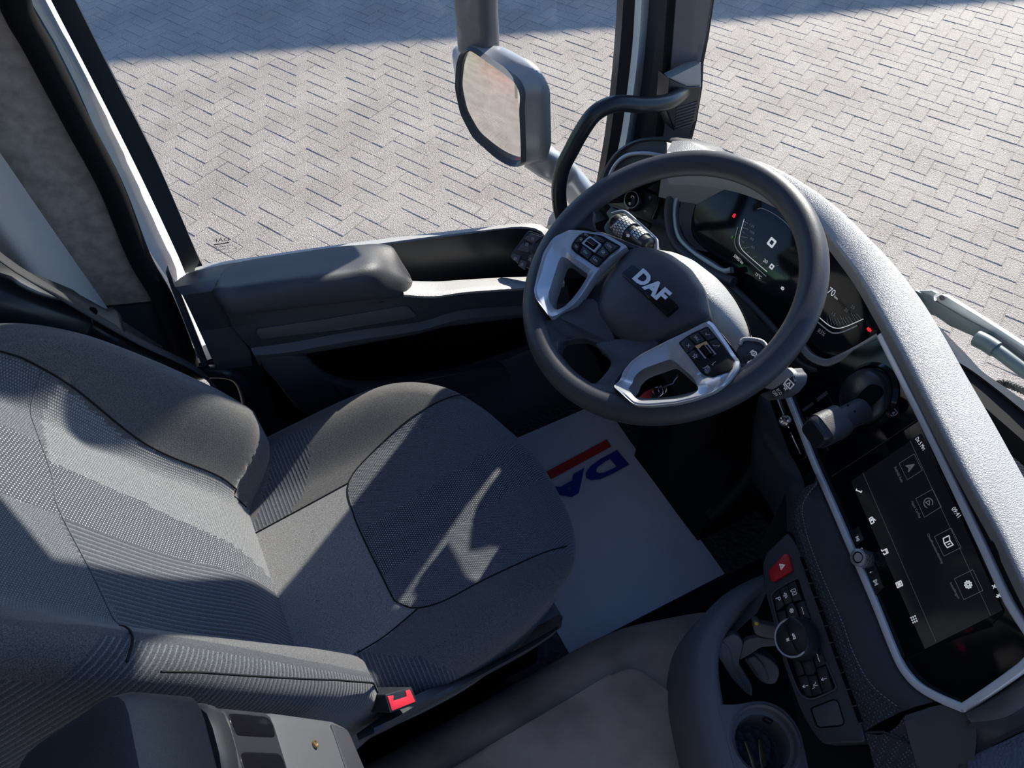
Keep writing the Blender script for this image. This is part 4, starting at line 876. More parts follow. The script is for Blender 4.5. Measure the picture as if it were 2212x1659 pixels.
def whz(r, base): return base+.030*ss(r, .158, .194)
def WQ(px, py, base):
    h = base
    for _ in range(4):
        P = WP_.off(h).at(px, py); a, b = WP_.uv(P); h = whz(math.hypot(a, b), base)
    return WP_.pt(a, b, h)
sw = root('steering_wheel', WC, 'large black four-spoke steering wheel with silver spoke frames', 'steering wheel')
V, F = sweep([WP_.pt(.206*math.cos(2*math.pi*i/120), .206*math.sin(2*math.pi*i/120)) for i in range(120)], circ(.0195, 24, 1.0, .95), up=WN, closed=True)
mk('rim', V, F, rimm, sw, 0)
HW = WP_.off(-.012)
# dark casting: hub and spokes
hub = [(1250, 655), (1290, 600), (1330, 565), (1362, 536), (1400, 530), (1455, 548), (1500, 580), (1530, 630), (1538, 690), (1500, 715), (1450, 740), (1395, 765), (1360, 786), (1330, 775), (1300, 745), (1275, 732), (1250, 710)]
def disc(name, px, pl, hts, mat, par, ks, n=90, r=.012, ang=60):
    g = trace(pl, px, n, r); c = cen(g); return aloft(name, [[c+(p-c)*k+pl.n*h for p in g] for k, h in zip(ks, hts)], mat, par, ang)
disc('hub', hub, WP_.off(-.035), [-.03, -.005, .002, .006, .008, .0085], rimm, sw, [.9, 1.0, .97, .85, .5, .05])
pdx = [(1357, 536), (1400, 531), (1450, 548), (1495, 580), (1525, 625), (1536, 685), (1532, 692), (1462, 722), (1400, 745), (1350, 740), (1312, 712), (1288, 678), (1290, 640), (1308, 600)]
disc('airbag_cover', pdx, WP_.off(-.02), [-.02, -.004, .002, .010, .015, .018, .019], rimm, sw, [1.0, 1.0, .975, .82, .55, .25, .02])
def spoke(px, d=-.018, dep=.02): return plate('spoke', spl([WQ(x, y, d) for x, y in px], 60, True), WN, dep, rimm, sw, .005, seg=3)
spoke([(1290, 650), (1250, 650), (1190, 686), (1165, 690), (1150, 720), (1172, 765), (1192, 775), (1203, 755), (1210, 741), (1225, 733), (1262, 731), (1285, 740), (1330, 740)])
spoke([(1290, 738), (1313, 772), (1317, 789), (1292, 821), (1275, 828), (1255, 835), (1300, 880), (1345, 885), (1372, 876), (1326, 838), (1362, 786), (1388, 767), (1420, 735)])
spoke([(1400, 540), (1359, 534), (1262, 484), (1225, 494), (1195, 515), (1170, 550), (1158, 545), (1200, 475), (1258, 432), (1280, 452), (1276, 478), (1330, 512)], -.024, .012)
spoke([(1530, 690), (1542, 702), (1600, 782), (1578, 826), (1548, 848), (1500, 870), (1560, 872), (1640, 812), (1665, 770), (1640, 775), (1600, 785), (1575, 740)], -.024, .012)
# silver frames
def frame(outer, innertop, hole, name='spoke_frame'):
    n = 110; g0 = [WP_.uv(WQ(x, y, -.006)) for x, y in innertop]; c = (sum(p[0] for p in g0)/len(g0), sum(p[1] for p in g0)/len(g0))
    def ring(base, px, rr=.006, raised=1):
        P = [WP_.uv(WQ(x, y, base)) for x, y in px]; P = [(v.x, v.y) for v in rc([Vector((a, b, 0)) for a, b in P], rr, 6)]; out = []
        for i in range(n):
            a = 2*math.pi*i/n; dx, dy = math.cos(a), math.sin(a); best = .001
            for (p, q) in zip(P, P[1:]+P[:1]):
                ex, ey = q[0]-p[0], q[1]-p[1]; den = dx*ey-dy*ex
                if abs(den) < 1e-12: continue
                t = ((p[0]-c[0])*ey-(p[1]-c[1])*ex)/den; s = ((p[0]-c[0])*dy-(p[1]-c[1])*dx)/den
                if t > 0 and -1e-6 <= s <= 1+1e-6: best = max(best, t)
            x, y = c[0]+dx*best, c[1]+dy*best; out.append(WP_.pt(x, y, whz(math.hypot(x, y), base)))
        return out
    rO = ring(-.006, outer); rO2 = [p-WN*.014 for p in rO]; rI = ring(-.006, innertop); rH = ring(-.010, hole); rH2 = [p-WN*.035 for p in rH]; rI = [p+WN*.002 for p in rI]
    def mid(t): return [(lambda u_: WP_.pt(u_[0], u_[1], whz(math.hypot(*u_), -.004)))(WP_.uv(p.lerp(q, t))) for p, q in zip(rO, rI)]
    rOi = [p+(q-p)*.08+WN*.0025 for p, q in zip(rO, rI)]
    return aloft(name, [rO2, rO, rOi, mid(.25), mid(.45), mid(.65), mid(.85), rI, rH, rH2], silver, sw, 25, cap=False)
outL = [(1259, 484), (1300, 501), (1358.7, 533.6), (1325, 556), (1290, 590), (1259, 638), (1240, 660), (1215, 675), (1188.6, 688), (1158, 646), (1154.5, 628), (1161, 595), (1175, 546), (1194, 517), (1226.6, 493)]
inL = [(1202, 520), (1216, 532), (1284, 587), (1261, 628), (1243, 655), (1191.7, 679), (1163, 643), (1159, 624.6), (1171, 590), (1181, 552)]
hoL = [(1208, 546), (1222, 552), (1271.6, 593), (1252, 625), (1234.8, 647), (1198, 669.7), (1184, 649), (1182.5, 630.7), (1192, 593), (1202, 558)]
frame(outL, inL, hoL)
outR = [(1460, 728), (1531.7, 691), (1542, 700), (1572.7, 743.4), (1599, 780), (1595, 797), (1575, 825), (1548, 846), (1500, 864), (1460, 873), (1410, 878), (1376, 877), (1366, 872), (1325, 836), (1345, 805), (1364, 782), (1386, 766)]
inR = [(1446, 742), (1460, 747.5), (1534, 842), (1521.5, 853), (1460, 868), (1400, 873), (1373, 871), (1333, 836), (1364, 790.6), (1386, 772)]
hoR = [(1449, 775), (1462, 784), (1497, 815), (1511, 842), (1490, 856), (1460, 862), (1384, 866), (1372, 860), (1356, 839), (1370, 813), (1388, 797)]
frame(outR, inR, hoR)
# switch clusters
glyph = nmat('glowing_button_print', (.3, .33, .36), .5, emit=(.6, .65, .7), estr=.08)  # wheel button print, slight glow put into the colour
def cluster(px, z, cells, tog, oran=False):
    T_ = WP_.off(z); cl = plate('switch_cluster', rc([WQ(x, y, z) for x, y in px], .003), WN, .012, matblack, sw, .001)
    for q, g in cells:
        b_ = plate('button', rc([WQ(x, y, z+.0022) for x, y in q], .0012), WN, .004, smoothp, cl, .0006)
        c = cen([WQ(x, y, z+.0030) for x, y in q])
        if g in G: icon(g, c, WP_.u, WN, .0085, glyph, b_, .08)
        elif g:
            a = WP_.u*.0048; text3('lettering', g, c-a-WP_.v*.002, WP_.u, WP_.v, .0095, glyph, b_, .0034)
    P_ = [WQ(x, y, z+.0038) for x, y in tog]; ring = rc(P_, .0015); inn_ = [cen(P_)+(p-cen(P_))*.74 for p in ring]
    V = ring+inn_+[p-WN*.004 for p in ring]; n = len(ring); F = [(i, (i+1) % n, n+(i+1) % n, n+i) for i in range(n)]+[(2*n+i, 2*n+(i+1) % n, (i+1) % n, i) for i in range(n)]
    mk('toggle_surround', V, F, silver, cl, 25)
    c = cen(P_); ax = (P_[1]-P_[0]).normalized(); L = (P_[1]-P_[0]).length*.62; hh = (P_[3]-P_[0]).length*.28
    V, F = sweep([c-ax*L*.5, c+ax*L*.5], [(hh*math.cos(t), hh*.9*math.sin(t)) for t in [k*math.pi/8 for k in range(16)]], up=WN)
    mk('toggle_roller', V, F, gloss, cl, 30)
    if oran: plate('toggle_light_edge', [P_[0]+WN*.0004, P_[3]+WN*.0004, P_[3].lerp(P_[2], .2)+WN*.0004, P_[0].lerp(P_[1], .2)+WN*.0004], WN, .0005, orange, cl, 0)
clL = [(1253, 489), (1300, 508), (1341, 531), (1318, 548), (1290, 577), (1243, 545), (1228.6, 528), (1230, 511), (1240, 497)]
cluster(clL, -.0015, [([(1252, 493), (1282, 505), (1272, 512), (1247, 500)], 'SET'), ([(1285, 507), (1308, 519), (1302, 525), (1276, 512)], None), ([(1311, 521), (1335, 532), (1318, 545), (1304, 529)], 'LIM'), ([(1243, 500), (1268, 513), (1256, 524), (1234, 513)], 'gauge'), ([(1233, 515), (1254, 526), (1247, 543), (1232, 526)], 'RES'), ([(1252, 545), (1259, 530), (1279, 546), (1270, 559)], 'OFF'), ([(1302, 531), (1315, 547), (1304, 557), (1288, 548)], 'gauge'), ([(1272, 561), (1283, 550), (1301, 560), (1289, 574)], 'LIM')],
        [(1273.7, 509), (1299, 527.5), (1284, 545), (1256, 525)])
clR = [(1528, 704), (1558, 740), (1587, 780), (1583, 793), (1575, 801), (1538, 814), (1525, 811), (1513, 803), (1487, 768), (1465, 740), (1490, 722)]
cluster(clR, -.0015, [([(1510, 716), (1528, 708), (1545, 729), (1529, 735)], 'check'), ([(1488, 727), (1507, 718), (1523, 735), (1504, 744)], 'SRC'), ([(1470, 740), (1485, 729), (1502, 747), (1496, 756), (1484, 763)], 'x'), ([(1532, 738), (1547, 732), (1563, 754), (1549, 762)], 'phone'), ([(1485, 765), (1499, 755), (1515, 772), (1509, 785)], 'star'), ([(1551, 765), (1565, 757), (1583, 780), (1566, 794)], 'radio'), ([(1530, 783), (1549, 771), (1563, 795), (1544, 803)], 'cam'), ([(1512, 787), (1528, 784), (1542, 804), (1525, 808)], 'note')],
        [(1525.6, 737), (1550, 768), (1527.6, 781), (1501, 747.5)], True)
# badge
BG = WP_.off(.0032); bdg = plate('badge', rc(Q(BG, [(1366.5, 570), (1464.5, 659), (1439.5, 680), (1341, 590)]), .002), WN, .010, gloss, sw, .0008)
text('lettering', 'DAF', BG.off(.0002), (1365, 602), (1427, 657), bezsil, bdg, h=.023, bold=.05)
# ignition keys seen through the right spoke
ky = root('key_ring', K(1425, 845, z=.66), 'key ring with red tag hanging from the ignition under the wheel', 'keys')
KP = WP_.off(-.11)
for (a, b, r) in ((1422, 846, .0085), (1431, 842, .007)):
    c = KP.at(a, b); tube('ring', [c+WP_.u*r*math.cos(t)+WP_.v*r*math.sin(t)*.9+WN*.001*math.sin(t*2) for t in [k*math.pi/6 for k in range(12)]], .0008, chrome, ky, 8, 40, closed=True)
plate('key_blade', Q(KP, [(1428, 833), (1452, 825), (1462, 808), (1464, 813), (1454, 829), (1430, 838)]), WN, .002, chrome, ky, .0005)
plate('key_tag', rc(Q(KP.off(-.01), [(1377, 862), (1392, 847), (1410, 838), (1413, 848), (1400, 862)]), .002), WN, .004, keyred, ky, .001, label='red tag')
plate('key_head', rc(Q(KP.off(-.004), [(1408, 850), (1418, 845), (1424, 862), (1414, 872), (1402, 868)]), .003), WN, .006, smoothp, ky, .001)
# ================================================================== dashboard planes
a25 = math.radians(25); t65 = math.radians(65)
PN = Plane(CAM+ray(1890, 966)*1.2, (-math.sin(a25), -math.cos(a25), 0), (math.cos(t65)*math.cos(a25), -math.cos(t65)*math.sin(a25), math.sin(t65)))
a24 = math.radians(24); t50 = math.radians(50)
PK = Plane(K(1685, 1225, z=.49), (-math.sin(a24), -math.cos(a24), 0), (math.cos(t50)*math.cos(a24), -math.cos(t50)*math.sin(a24), math.sin(t50)))
PC = Plane(K(1650, 560, x=.85), (0, -1, 0), (math.sin(math.radians(25)), 0, math.cos(math.radians(25))))
PL = Plane(K(1366, 431, x=.80), (.25, -.97, 0), (.42, .1, .9))
# ------------------------------------------------------------------ dashboard
dash = root('dashboard', (.85, .3, 0), 'dark dashboard with sunlit grained top, wrapping around the driver', 'dashboard')
def KZ(L): return [K(a, b, z=c) for a, b, c in L]
r_in = [(1440, 372, .785), (1500, 374, .785), (1600, 392, .785), (1700, 436, .785), (1770, 490, .785), (1816, 545, .785), (1850, 592, .785), (1884, 650, .785), (1942, 755, .785), (2020, 906, .785), (2092, 1042, .785), (2153, 1150, .783), (2212, 1270, .782), (2300, 1440, .78)]
r_out = [(1440, 308, .79), (1500, 318, .795), (1600, 338, .80), (1680, 366, .80), (1740, 400, .80), (1790, 435, .80), (1830, 470, .80), (1900, 540, .80), (1970, 622, .797), (2030, 715, .795), (2085, 812, .79), (2145, 915, .787), (2212, 1036, .784), (2320, 1230, .78)]
A_ = spl(KZ(r_in), 60); B_ = spl(KZ(r_out), 60)
rows = [[p-Vector((-.012, .0, .03)) for p in A_], [p+Vector((0, 0, .0)) for p in A_], [p.lerp(q, .03)+Vector((0, 0, .0022)) for p, q in zip(A_, B_)], [p.lerp(q, .12)+Vector((0, 0, .004)) for p, q in zip(A_, B_)], [p.lerp(q, .4)+Vector((0, 0, .0055)) for p, q in zip(A_, B_)], [p.lerp(q, .7)+Vector((0, 0, .005)) for p, q in zip(A_, B_)], [p.lerp(q, .92)+Vector((0, 0, .003)) for p, q in zip(A_, B_)], B_, [q+(q-p)*.05-Vector((-.001, 0, .015)) for p, q in zip(A_, B_)], [q+(q-p)*.12-Vector((-.008, 0, .13)) for p, q in zip(A_, B_)]]
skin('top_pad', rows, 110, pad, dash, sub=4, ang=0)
# dark strip between pad and silver bezel
s_in = [(1880, 690), (1895, 715), (1915, 728), (1990, 880), (2060, 1028), (2120, 1155), (2185, 1292), (2250, 1410)]
s_up = [(1860, 600), (1884, 646), (1942, 750), (2010, 885), (2085, 1030), (2150, 1145), (2212, 1265), (2290, 1425)]
skin('top_strip', [Q(PN.off(-.004), s_in), [p.lerp(q, .5) for p, q in zip(lin(Q(PN.off(-.004), s_in), 8), lin([K(a, b, z=.782) for a, b in s_up], 8))], [K(a, b, z=.782) for a, b in s_up]], 30, padd, dash, sub=2)
# speaker mesh tray and screen ledge behind the pad
mesh_m = nmat('ribbed_tray', (.26, .26, .27), .6)
def ribmat():
    t = mesh_m.node_tree; b = t.nodes['Principled BSDF']; g = t.nodes.new('ShaderNodeNewGeometry'); s = t.nodes.new('ShaderNodeSeparateXYZ'); t.links.new(g.outputs['Position'], s.inputs[0])
    m = t.nodes.new('ShaderNodeMath'); m.operation = 'MULTIPLY'; m.inputs[1].default_value = 900; a = t.nodes.new('ShaderNodeMath'); a.operation = 'ADD'
    t.links.new(s.outputs[0], a.inputs[0]); t.links.new(s.outputs[1], a.inputs[1]); t.links.new(a.outputs[0], m.inputs[0]); q = t.nodes.new('ShaderNodeMath'); q.operation = 'SINE'; t.links.new(m.outputs[0], q.inputs[0])
    bp = t.nodes.new('ShaderNodeBump'); bp.inputs['Strength'].default_value = .8; bp.inputs['Distance'].default_value = .001; t.links.new(q.outputs[0], bp.inputs['Height']); t.links.new(bp.outputs[0], b.inputs['Normal'])
ribmat()
wb_ = [(2040, 752, .645), (2086, 827, .645), (2130, 862, .645), (2175, 898, .645), (2240, 950, .645), (2330, 1020, .645)]
wt_ = [(2030, 750, .685), (2054, 772, .685), (2099, 800, .685), (2150, 838, .685), (2212, 888, .685), (2300, 958, .685)]
wo_ = [(1975, 655, .69), (2016, 700, .69), (2050, 739, .69), (2099, 781, .69), (2150, 820, .69), (2212, 868, .69), (2300, 938, .69)]
skin('tray_floor', [KZ(wb_), [Vector((p.x-.16, p.y-.06, .645)) for p in KZ(wb_)]], 20, mesh_m, dash, linear=True)
skin('tray_wall', [KZ(wt_), KZ(wb_)], 20, padd, dash)  # near-black material puts the shade of this wall into its colour
skin('screen_ledge', [KZ(wt_), [p.lerp(q, .5)+Vector((0, 0, .004)) for p, q in zip(spl(KZ(wt_), 10), spl(KZ(wo_), 10))], KZ(wo_), [p-Vector((-.01, 0, .1)) for p in KZ(wo_)]], 24, pad, dash, sub=2)
skin('ledge_left', [[Vector((.96, .32, .69)), Vector((.94, .6, .70)), Vector((.90, .85, .70)), Vector((.86, 1.02, .68))], [Vector((1.0, .34, .67)), Vector((.975, .65, .67)), Vector((.93, .88, .66)), Vector((.885, 1.06, .64))]], 20, pad, dash)
# face of the dash
plate('face_panel', spl(Q(PC.off(-.035), [(1285, 470), (1300, 400), (1340, 340), (1500, 330), (1650, 370), (1800, 520), (1890, 640), (1925, 730), (1850, 800), (1760, 850), (1650, 840), (1560, 780), (1450, 700), (1350, 620)]), 60, True), PC.n, .05, plastic, dash, .004)
cp = plate('centre_panel', rc(Q(PN, [(1662, 850), (1700, 815), (1760, 795), (1900, 728), (2060, 1045), (2180, 1300), (2246, 1408), (2082, 1530), (1990, 1484), (1940, 1425), (1759, 1000)]), .006), PN.n, .05, gloss, dash, .001)
bz = [Q(PN.off(.003), [(1902, 724), (1985, 890), (2060, 1045), (2120, 1172), (2180, 1300), (2232, 1385), (2225, 1425), (2170, 1470), (2082, 1530)]), Q(PN.off(.003), [(2082, 1530), (2030, 1508), (1985, 1482), (1952, 1445), (1928, 1395), (1890, 1300), (1840, 1185), (1799, 1090), (1759, 1000), (1730, 925), (1700, 850), (1690, 822)])]
for k, L in enumerate(bz): tube('silver_bezel', L, .006, bezsil, dash, m=70, up=PN.n, prof=rrect(.0105, .008, .003, 3), ang=30)
# cluster surrounds
tube('cluster_bezel', Q(PC.off(.016), [(1519, 384), (1476, 413), (1463, 430), (1459, 468), (1468, 511), (1496, 543), (1531, 566), (1562, 585), (1581, 583)]), .006, darksil, dash, m=60, up=PC.n, prof=rrect(.011, .012, .003, 3), ang=30)
tube('cluster_bezel', Q(PC.off(.014), [(1700, 700), (1736, 752), (1755, 772), (1782, 783), (1803, 779), (1851, 756), (1900, 727)]), .006, darksil, dash, m=60, up=PC.n, prof=rrect(.013, .010, .003, 3), ang=30)
tube('housing_edge', Q(PC.off(.004), [(1690, 735), (1720, 775), (1745, 793), (1778, 802), (1813, 795), (1860, 770), (1902, 748)]), .007, smoothp, dash, 12, 50)
tube('housing_edge', Q(PC.off(.02), [(1535, 372), (1470, 398), (1450, 425), (1446, 470), (1456, 520), (1490, 556), (1540, 590), (1585, 610)]), .010, plastic, dash, 12, 50)
tube('housing_lower_lip', Q(PC.off(.01), [(1560, 600), (1620, 655), (1680, 720), (1712, 770)]), .006, plastic, dash, 12, 20)
# side vent pod
PD = Plane(K(1395, 370, x=.79), (.3, -.95, 0), (.45, .14, .88))
pod = [(1284, 440), (1300, 372), (1330, 325), (1375, 298), (1430, 291), (1490, 303), (1530, 325), (1530, 375), (1470, 385), (1400, 385), (1345, 400), (1310, 440)]
disc('vent_pod', pod, PD, [-.1, -.02, .008, .012, .006], plastic, dash, [1.0, 1.0, .95, .86, .80], r=.03)
disc('vent_cavity', pod, PD, [.007, -.005, -.02], void, dash, [.80, .78, .4], r=.03)
skin('pod_lit_patch', [KZ([(1441, 327, .83), (1470, 333, .84), (1510, 340, .845)]), KZ([(1452, 305, .83), (1482, 305, .84), (1520, 322, .845)])], 10, pad, dash)  # lit part of the pod, sunlight put in by a paler material
tube('vent_ring', Q(PD.off(.012), [(1312, 395), (1321, 370), (1335, 349), (1356, 335), (1382, 331), (1407, 332), (1440, 338)]), .004, silver, dash, 10, 30)
for i in range(4):
    y0 = 356+i*9; tube('vent_louvre', Q(PD.off(.002), [(1340-i*3, y0), (1400, y0-8), (1440, y0-4)]), .002, smoothp, dash, 8, 10)
# centre strip below the bezel: leather pad, textured strip, slots
B0 = [(1766, 1018), (1795, 1090), (1835, 1180), (1870, 1260), (1900, 1330), (1928, 1400), (1955, 1450), (1990, 1490), (2035, 1512)]
S1 = [(1766, 1040), (1736, 1070), (1728, 1112), (1751, 1191), (1787, 1278), (1822, 1357), (1853, 1448), (1886, 1490), (1946, 1538)]
L1 = [(1716, 1068), (1704, 1100), (1712, 1150), (1735, 1215), (1763, 1290), (1790, 1368), (1815, 1440), (1840, 1512), (1868, 1580)]
b0_ = lin(Q(PN.off(-.002), B0), 9); s1_ = lin(Q(PK.off(.006), S1), 9); l1_ = lin(Q(PK, L1), 9)
lea = nmat('dash_smooth_leather', (.04, .043, .05), .5, bump=.35, bscale=700, kind='grain')
def carbonmat():
    m = nmat('textured_strip', (.035, .037, .042), .42); t = m.node_tree; b = t.nodes['Principled BSDF']
    v = t.nodes.new('ShaderNodeTexVoronoi'); v.inputs['Scale'].default_value = 300; v.inputs['Randomness'].default_value = 0
    cr = t.nodes.new('ShaderNodeValToRGB'); cr.color_ramp.elements[0].position = .12; cr.color_ramp.elements[0].color = (.22, .24, .28, 1); cr.color_ramp.elements[1].position = .3; cr.color_ramp.elements[1].color = (.035, .038, .045, 1); t.links.new(v.outputs['Distance'], cr.inputs[0]); t.links.new(cr.outputs[0], b.inputs['Base Color'])
    g = t.nodes.new('ShaderNodeNewGeometry'); t.links.new(g.outputs['Position'], v.inputs['Vector']); bp = t.nodes.new('ShaderNodeBump'); bp.inputs['Strength'].default_value = 1; bp.inputs['Distance'].default_value = .001
    t.links.new(v.outputs['Distance'], bp.inputs['Height']); t.links.new(bp.outputs[0], b.inputs['Normal']); return m
carbon = carbonmat()
skin('leather_panel', [b0_, [p.lerp(q, .5)+PN.n*.004 for p, q in zip(b0_, s1_)], s1_], 50, lea, dash, sub=4, ang=0)
tube('leather_seam', [p+PK.n*.001 for p in spl(s1_, 40)], .0016, plastic, dash, 8, 60)
stv = []; stf = []; sp_ = spl(s1_, 150)
for i in range(2, 146, 2):
    d = (sp_[i+1]-sp_[i]).normalized(); o_ = PK.n.cross(d).normalized(); p = sp_[i]+PK.n*.0030+o_*.003; k = len(stv)
    stv += [p-o_*.0006, p+o_*.0006, p+d*.0032+o_*.0012, p+d*.0032]; stf.append((k, k+1, k+2, k+3))
mk('stitching', stv, stf, nmat('grey_thread', (.3, .32, .36), .5), dash, 0, kind='stuff')
skin('textured_strip', [s1_, [p.lerp(q, .5)+PK.n*.003 for p, q in zip(s1_, l1_)], l1_], 50, carbon, dash, sub=3, ang=0)
mk_ = [(1730, 1202), (1741, 1231), (1751, 1260), (1762, 1290), (1773, 1320), (1784, 1352), (1796, 1388), (1807, 1420), (1819, 1453), (1832, 1489), (1845, 1525), (1858, 1562)]
for (p, q) in zip(mk_[:-1], mk_[1:]):
    d = Vector((q[0]-p[0], q[1]-p[1])); 
    sl_ = plate('air_slot', Q(PK.off(.0035), [(p[0]-3, p[1]+2), (p[0]+4, p[1]), (q[0]+3, q[1]-4), (q[0]-4, q[1]-2)]), PK.n, .006, void, dash, 0)
    plate('slot_end', Q(PK.off(.0042), [(q[0]-4, q[1]), (q[0]+4, q[1]-2), (q[0]+4, q[1]), (q[0]-4, q[1]+2)]), PK.n, .002, plastic2, sl_, .0003)
C1 = [(1640, 862), (1622, 925), (1640, 955), (1668, 985), (1685, 1020), (1697, 1060), (1700, 1100), (1700, 1140)]
C2 = [(1663, 850), (1676, 900), (1700, 960), (1722, 1010), (1740, 1042), (1736, 1068), (1722, 1100), (1722, 1160)]
c1_ = lin(Q(PK.off(-.03), C1), 8); c2_ = lin([PN.off(-.006).at(*p) for p in C2[:5]]+[PK.off(.002).at(*p) for p in C2[5:]], 8)
skin('knee_cover', [[p+Vector((.06, .0, -.2)) for p in c1_], c1_, [p.lerp(q, .5)+PN.n*.01 for p, q in zip(c1_, c2_)], c2_], 40, plastic, dash, sub=3, ang=0)
plate('core', Q(PK.off(-.03), [(1640, 1180), (1700, 1060), (1760, 1010), (2120, 1560), (2250, 1900), (1800, 1900), (1700, 1450)]), PK.n, .04, matblack, dash, 0)
plate('centre_core', Q(PN.off(-.05), [(1662, 850), (1760, 800), (1900, 728), (2250, 1400), (2300, 1700), (2000, 1600), (1759, 1000)]), PN.n, .1, matblack, dash, 0)
# right-hand lower dash
gA = lin(Q(PK.off(.008), [(1953, 1547), (2042, 1518), (2092, 1534)]), 5); gB = lin(Q(PK.off(.006), [(1962, 1590), (2050, 1560), (2110, 1575)]), 5); gC = lin(Q(PK.off(-.02), [(2000, 1720), (2060, 1720), (2095, 1720)]), 5)
skin('corner_cover', [[p-PK.n*.03 for p in gA], gA, gB, gC], 16, plastic2, dash, sub=3)
trA = lin([PN.off(-.01).at(2092, 1534), PN.off(-.01).at(2212, 1445), PN.off(-.01).at(2300, 1380)], 4); trB = lin(Q(PK.off(.02), [(2098, 1560), (2130, 1572), (2212, 1525), (2300, 1470)]), 4)
skin('bezel_underside', [trA, [p.lerp(q, .5)+PK.n*.012 for p, q in zip(trA, trB)], trB], 16, plastic2, dash, sub=3)
skin('tray_surround', [trB, lin(Q(PK.off(-.005), [(2080, 1590), (2130, 1600), (2212, 1555), (2320, 1495)]), 4), lin(Q(PK.off(-.008), [(2070, 1660), (2100, 1640), (2150, 1608), (2330, 1520)]), 4)], 16, plastic, dash, sub=2)
bluem = nmat('tray_mat', (.11, .14, .2), .45, bump=1, bscale=330, kind='cell')
plate('tray_mat', rc(Q(PK.off(-.006), [(2088, 1637), (2150, 1610), (2330, 1522), (2400, 1760), (2100, 1760)]), .006), PK.n, .004, bluem, dash, .001)
skin('lower_textured_strip', [lin(Q(PK, [(1868, 1582), (1905, 1590), (1935, 1572), (1952, 1548)]), 5), lin(Q(PK.off(-.004), [(1885, 1640), (1925, 1630), (1960, 1620), (1972, 1600)]), 5), lin(Q(PK.off(-.01), [(1900, 1720), (1940, 1720), (1980, 1720), (2000, 1720)]), 5)], 16, carbon, dash, sub=2)
plate('lower_flap', Q(PK.off(.001), [(1870, 1580), (1905, 1578), (1935, 1588), (1962, 1603), (1962, 1606), (1930, 1593), (1905, 1584), (1872, 1585)]), PK.n, .003, smoothp, dash, .0008)

# ------------------------------------------------------------------ instrument cluster
ic = root('instrument_cluster', PC.o, 'digital instrument cluster seen through the steering wheel', 'instrument cluster')
gl = plate('display_glass', rc(Q(PC, [(1490, 400), (1560, 360), (1700, 425), (1800, 505), (1850, 575), (1905, 690), (1900, 735), (1851, 760), (1800, 785), (1765, 780), (1700, 740), (1640, 690), (1580, 605), (1500, 545), (1465, 500), (1468, 430)]), .006), PC.n, .02, gloss, ic, .001)
skin('bezel_wall', [Q(PC.off(.014), [(1524, 386), (1485, 414), (1472, 432), (1468, 468), (1477, 508), (1502, 538)]), Q(PC.off(.001), [(1521, 386), (1505, 430), (1494, 478), (1494, 500), (1502, 518), (1530, 545)])], 24, plastic2, ic)
def line(px, pl, wd, mat, par, name='gauge_line', smooth=True):
    P = (spl if smooth else lin)(Q(pl.off(.0012), px), 24); V = []; F = []
    for i, p in enumerate(P):
        t = (P[min(i+1, 23)]-P[max(i-1, 0)]).normalized(); s = t.cross(pl.n).normalized()*wd/2; V += [p+s, p-s]
    for i in range(23): F.append((2*i, 2*i+1, 2*i+3, 2*i+2))
    return mk(name, V, F, mat, par, 0)
lg = line([(1607.5, 473), (1597, 515), (1601, 535.6), (1616, 552), (1657, 587)], PC, .0012, scrw, gl)
line([(1594, 490), (1587, 521), (1593, 540), (1609.6, 556), (1655, 597)], PC, .002, scrg, gl); line([(1636, 451.6), (1648, 450.6), (1675, 464), (1700, 484), (1714, 505)], PC, .001, scrg, gl)
for i, (a, b) in enumerate([((1607.5, 478), (1616, 483)), ((1606, 484), (1611, 487)), ((1604.5, 491.6), (1617, 495.7)), ((1603, 501), (1609, 503)), ((1601, 511), (1615, 514)), ((1602, 522), (1608, 523)), ((1603, 533.6), (1620, 534.6)), ((1613, 546), (1619, 545)), ((1626, 556), (1636, 555)), ((1642, 570.5), (1649.5, 567)), ((1656, 580), (1682, 573))]):
    line([a, b], PC, .0008, scrg, gl, 'tick', False)
for s, a, b in [('120', (1620, 487), (1629, 493)), ('100', (1620, 501), (1629, 507)), ('80', (1621, 516), (1628, 521)), ('60', (1623, 534), (1630, 539))]: text('number', s, PC, a, b, scrg, gl, h=.0042, raise_=.0014)
text('number', '20', PC, (1649, 564), (1657, 570), scrw, gl, h=.0055, raise_=.0014); text('odometer', '329952 km', PC, (1585, 554), (1604, 571), scrw, gl, h=.0055, raise_=.0014)
text('temperature', '15°C', PC, (1632, 594), (1643, 603), scrw, gl, h=.0055, raise_=.0014)
icon('sq', PC.at(1668, 524), PC.u, PC.n, .018, scrw, gl, .22, .0014); icon('sq', PC.at(1668, 576), PC.u, PC.n, .010, scrw, gl, .25, .0014)
icon('lamp', PC.at(1691.5, 623), PC.u, PC.n, .008, scrw, gl, .16, .0014); icon('snow', PC.at(1583, 512), PC.u, PC.n, .007, scrgreen, gl, .2, .0014)
icon('lock', PC.at(1587, 465.5), PC.u, PC.n, .008, scrred, gl, .3, .0014, name='warning_lamp'); icon('brake', PC.at(1878.5, 712), PC.u, PC.n, .007, scrred, gl, .25, .0014, name='warning_lamp')
text('power_value', '70', PC, (1787, 632), (1800, 641), scrw, gl, h=.011, raise_=.0014); text('power_unit', 'km', PC, (1802, 642), (1809, 648), scrw, gl, h=.004, raise_=.0014)
line([(1764, 680), (1788, 701), (1807, 709), (1828, 705), (1865, 689)], PC, .0013, scrw, gl); line([(1760, 690), (1790, 715), (1805, 719.5), (1824, 715.7), (1852, 703)], PC, .0022, scrg, gl)
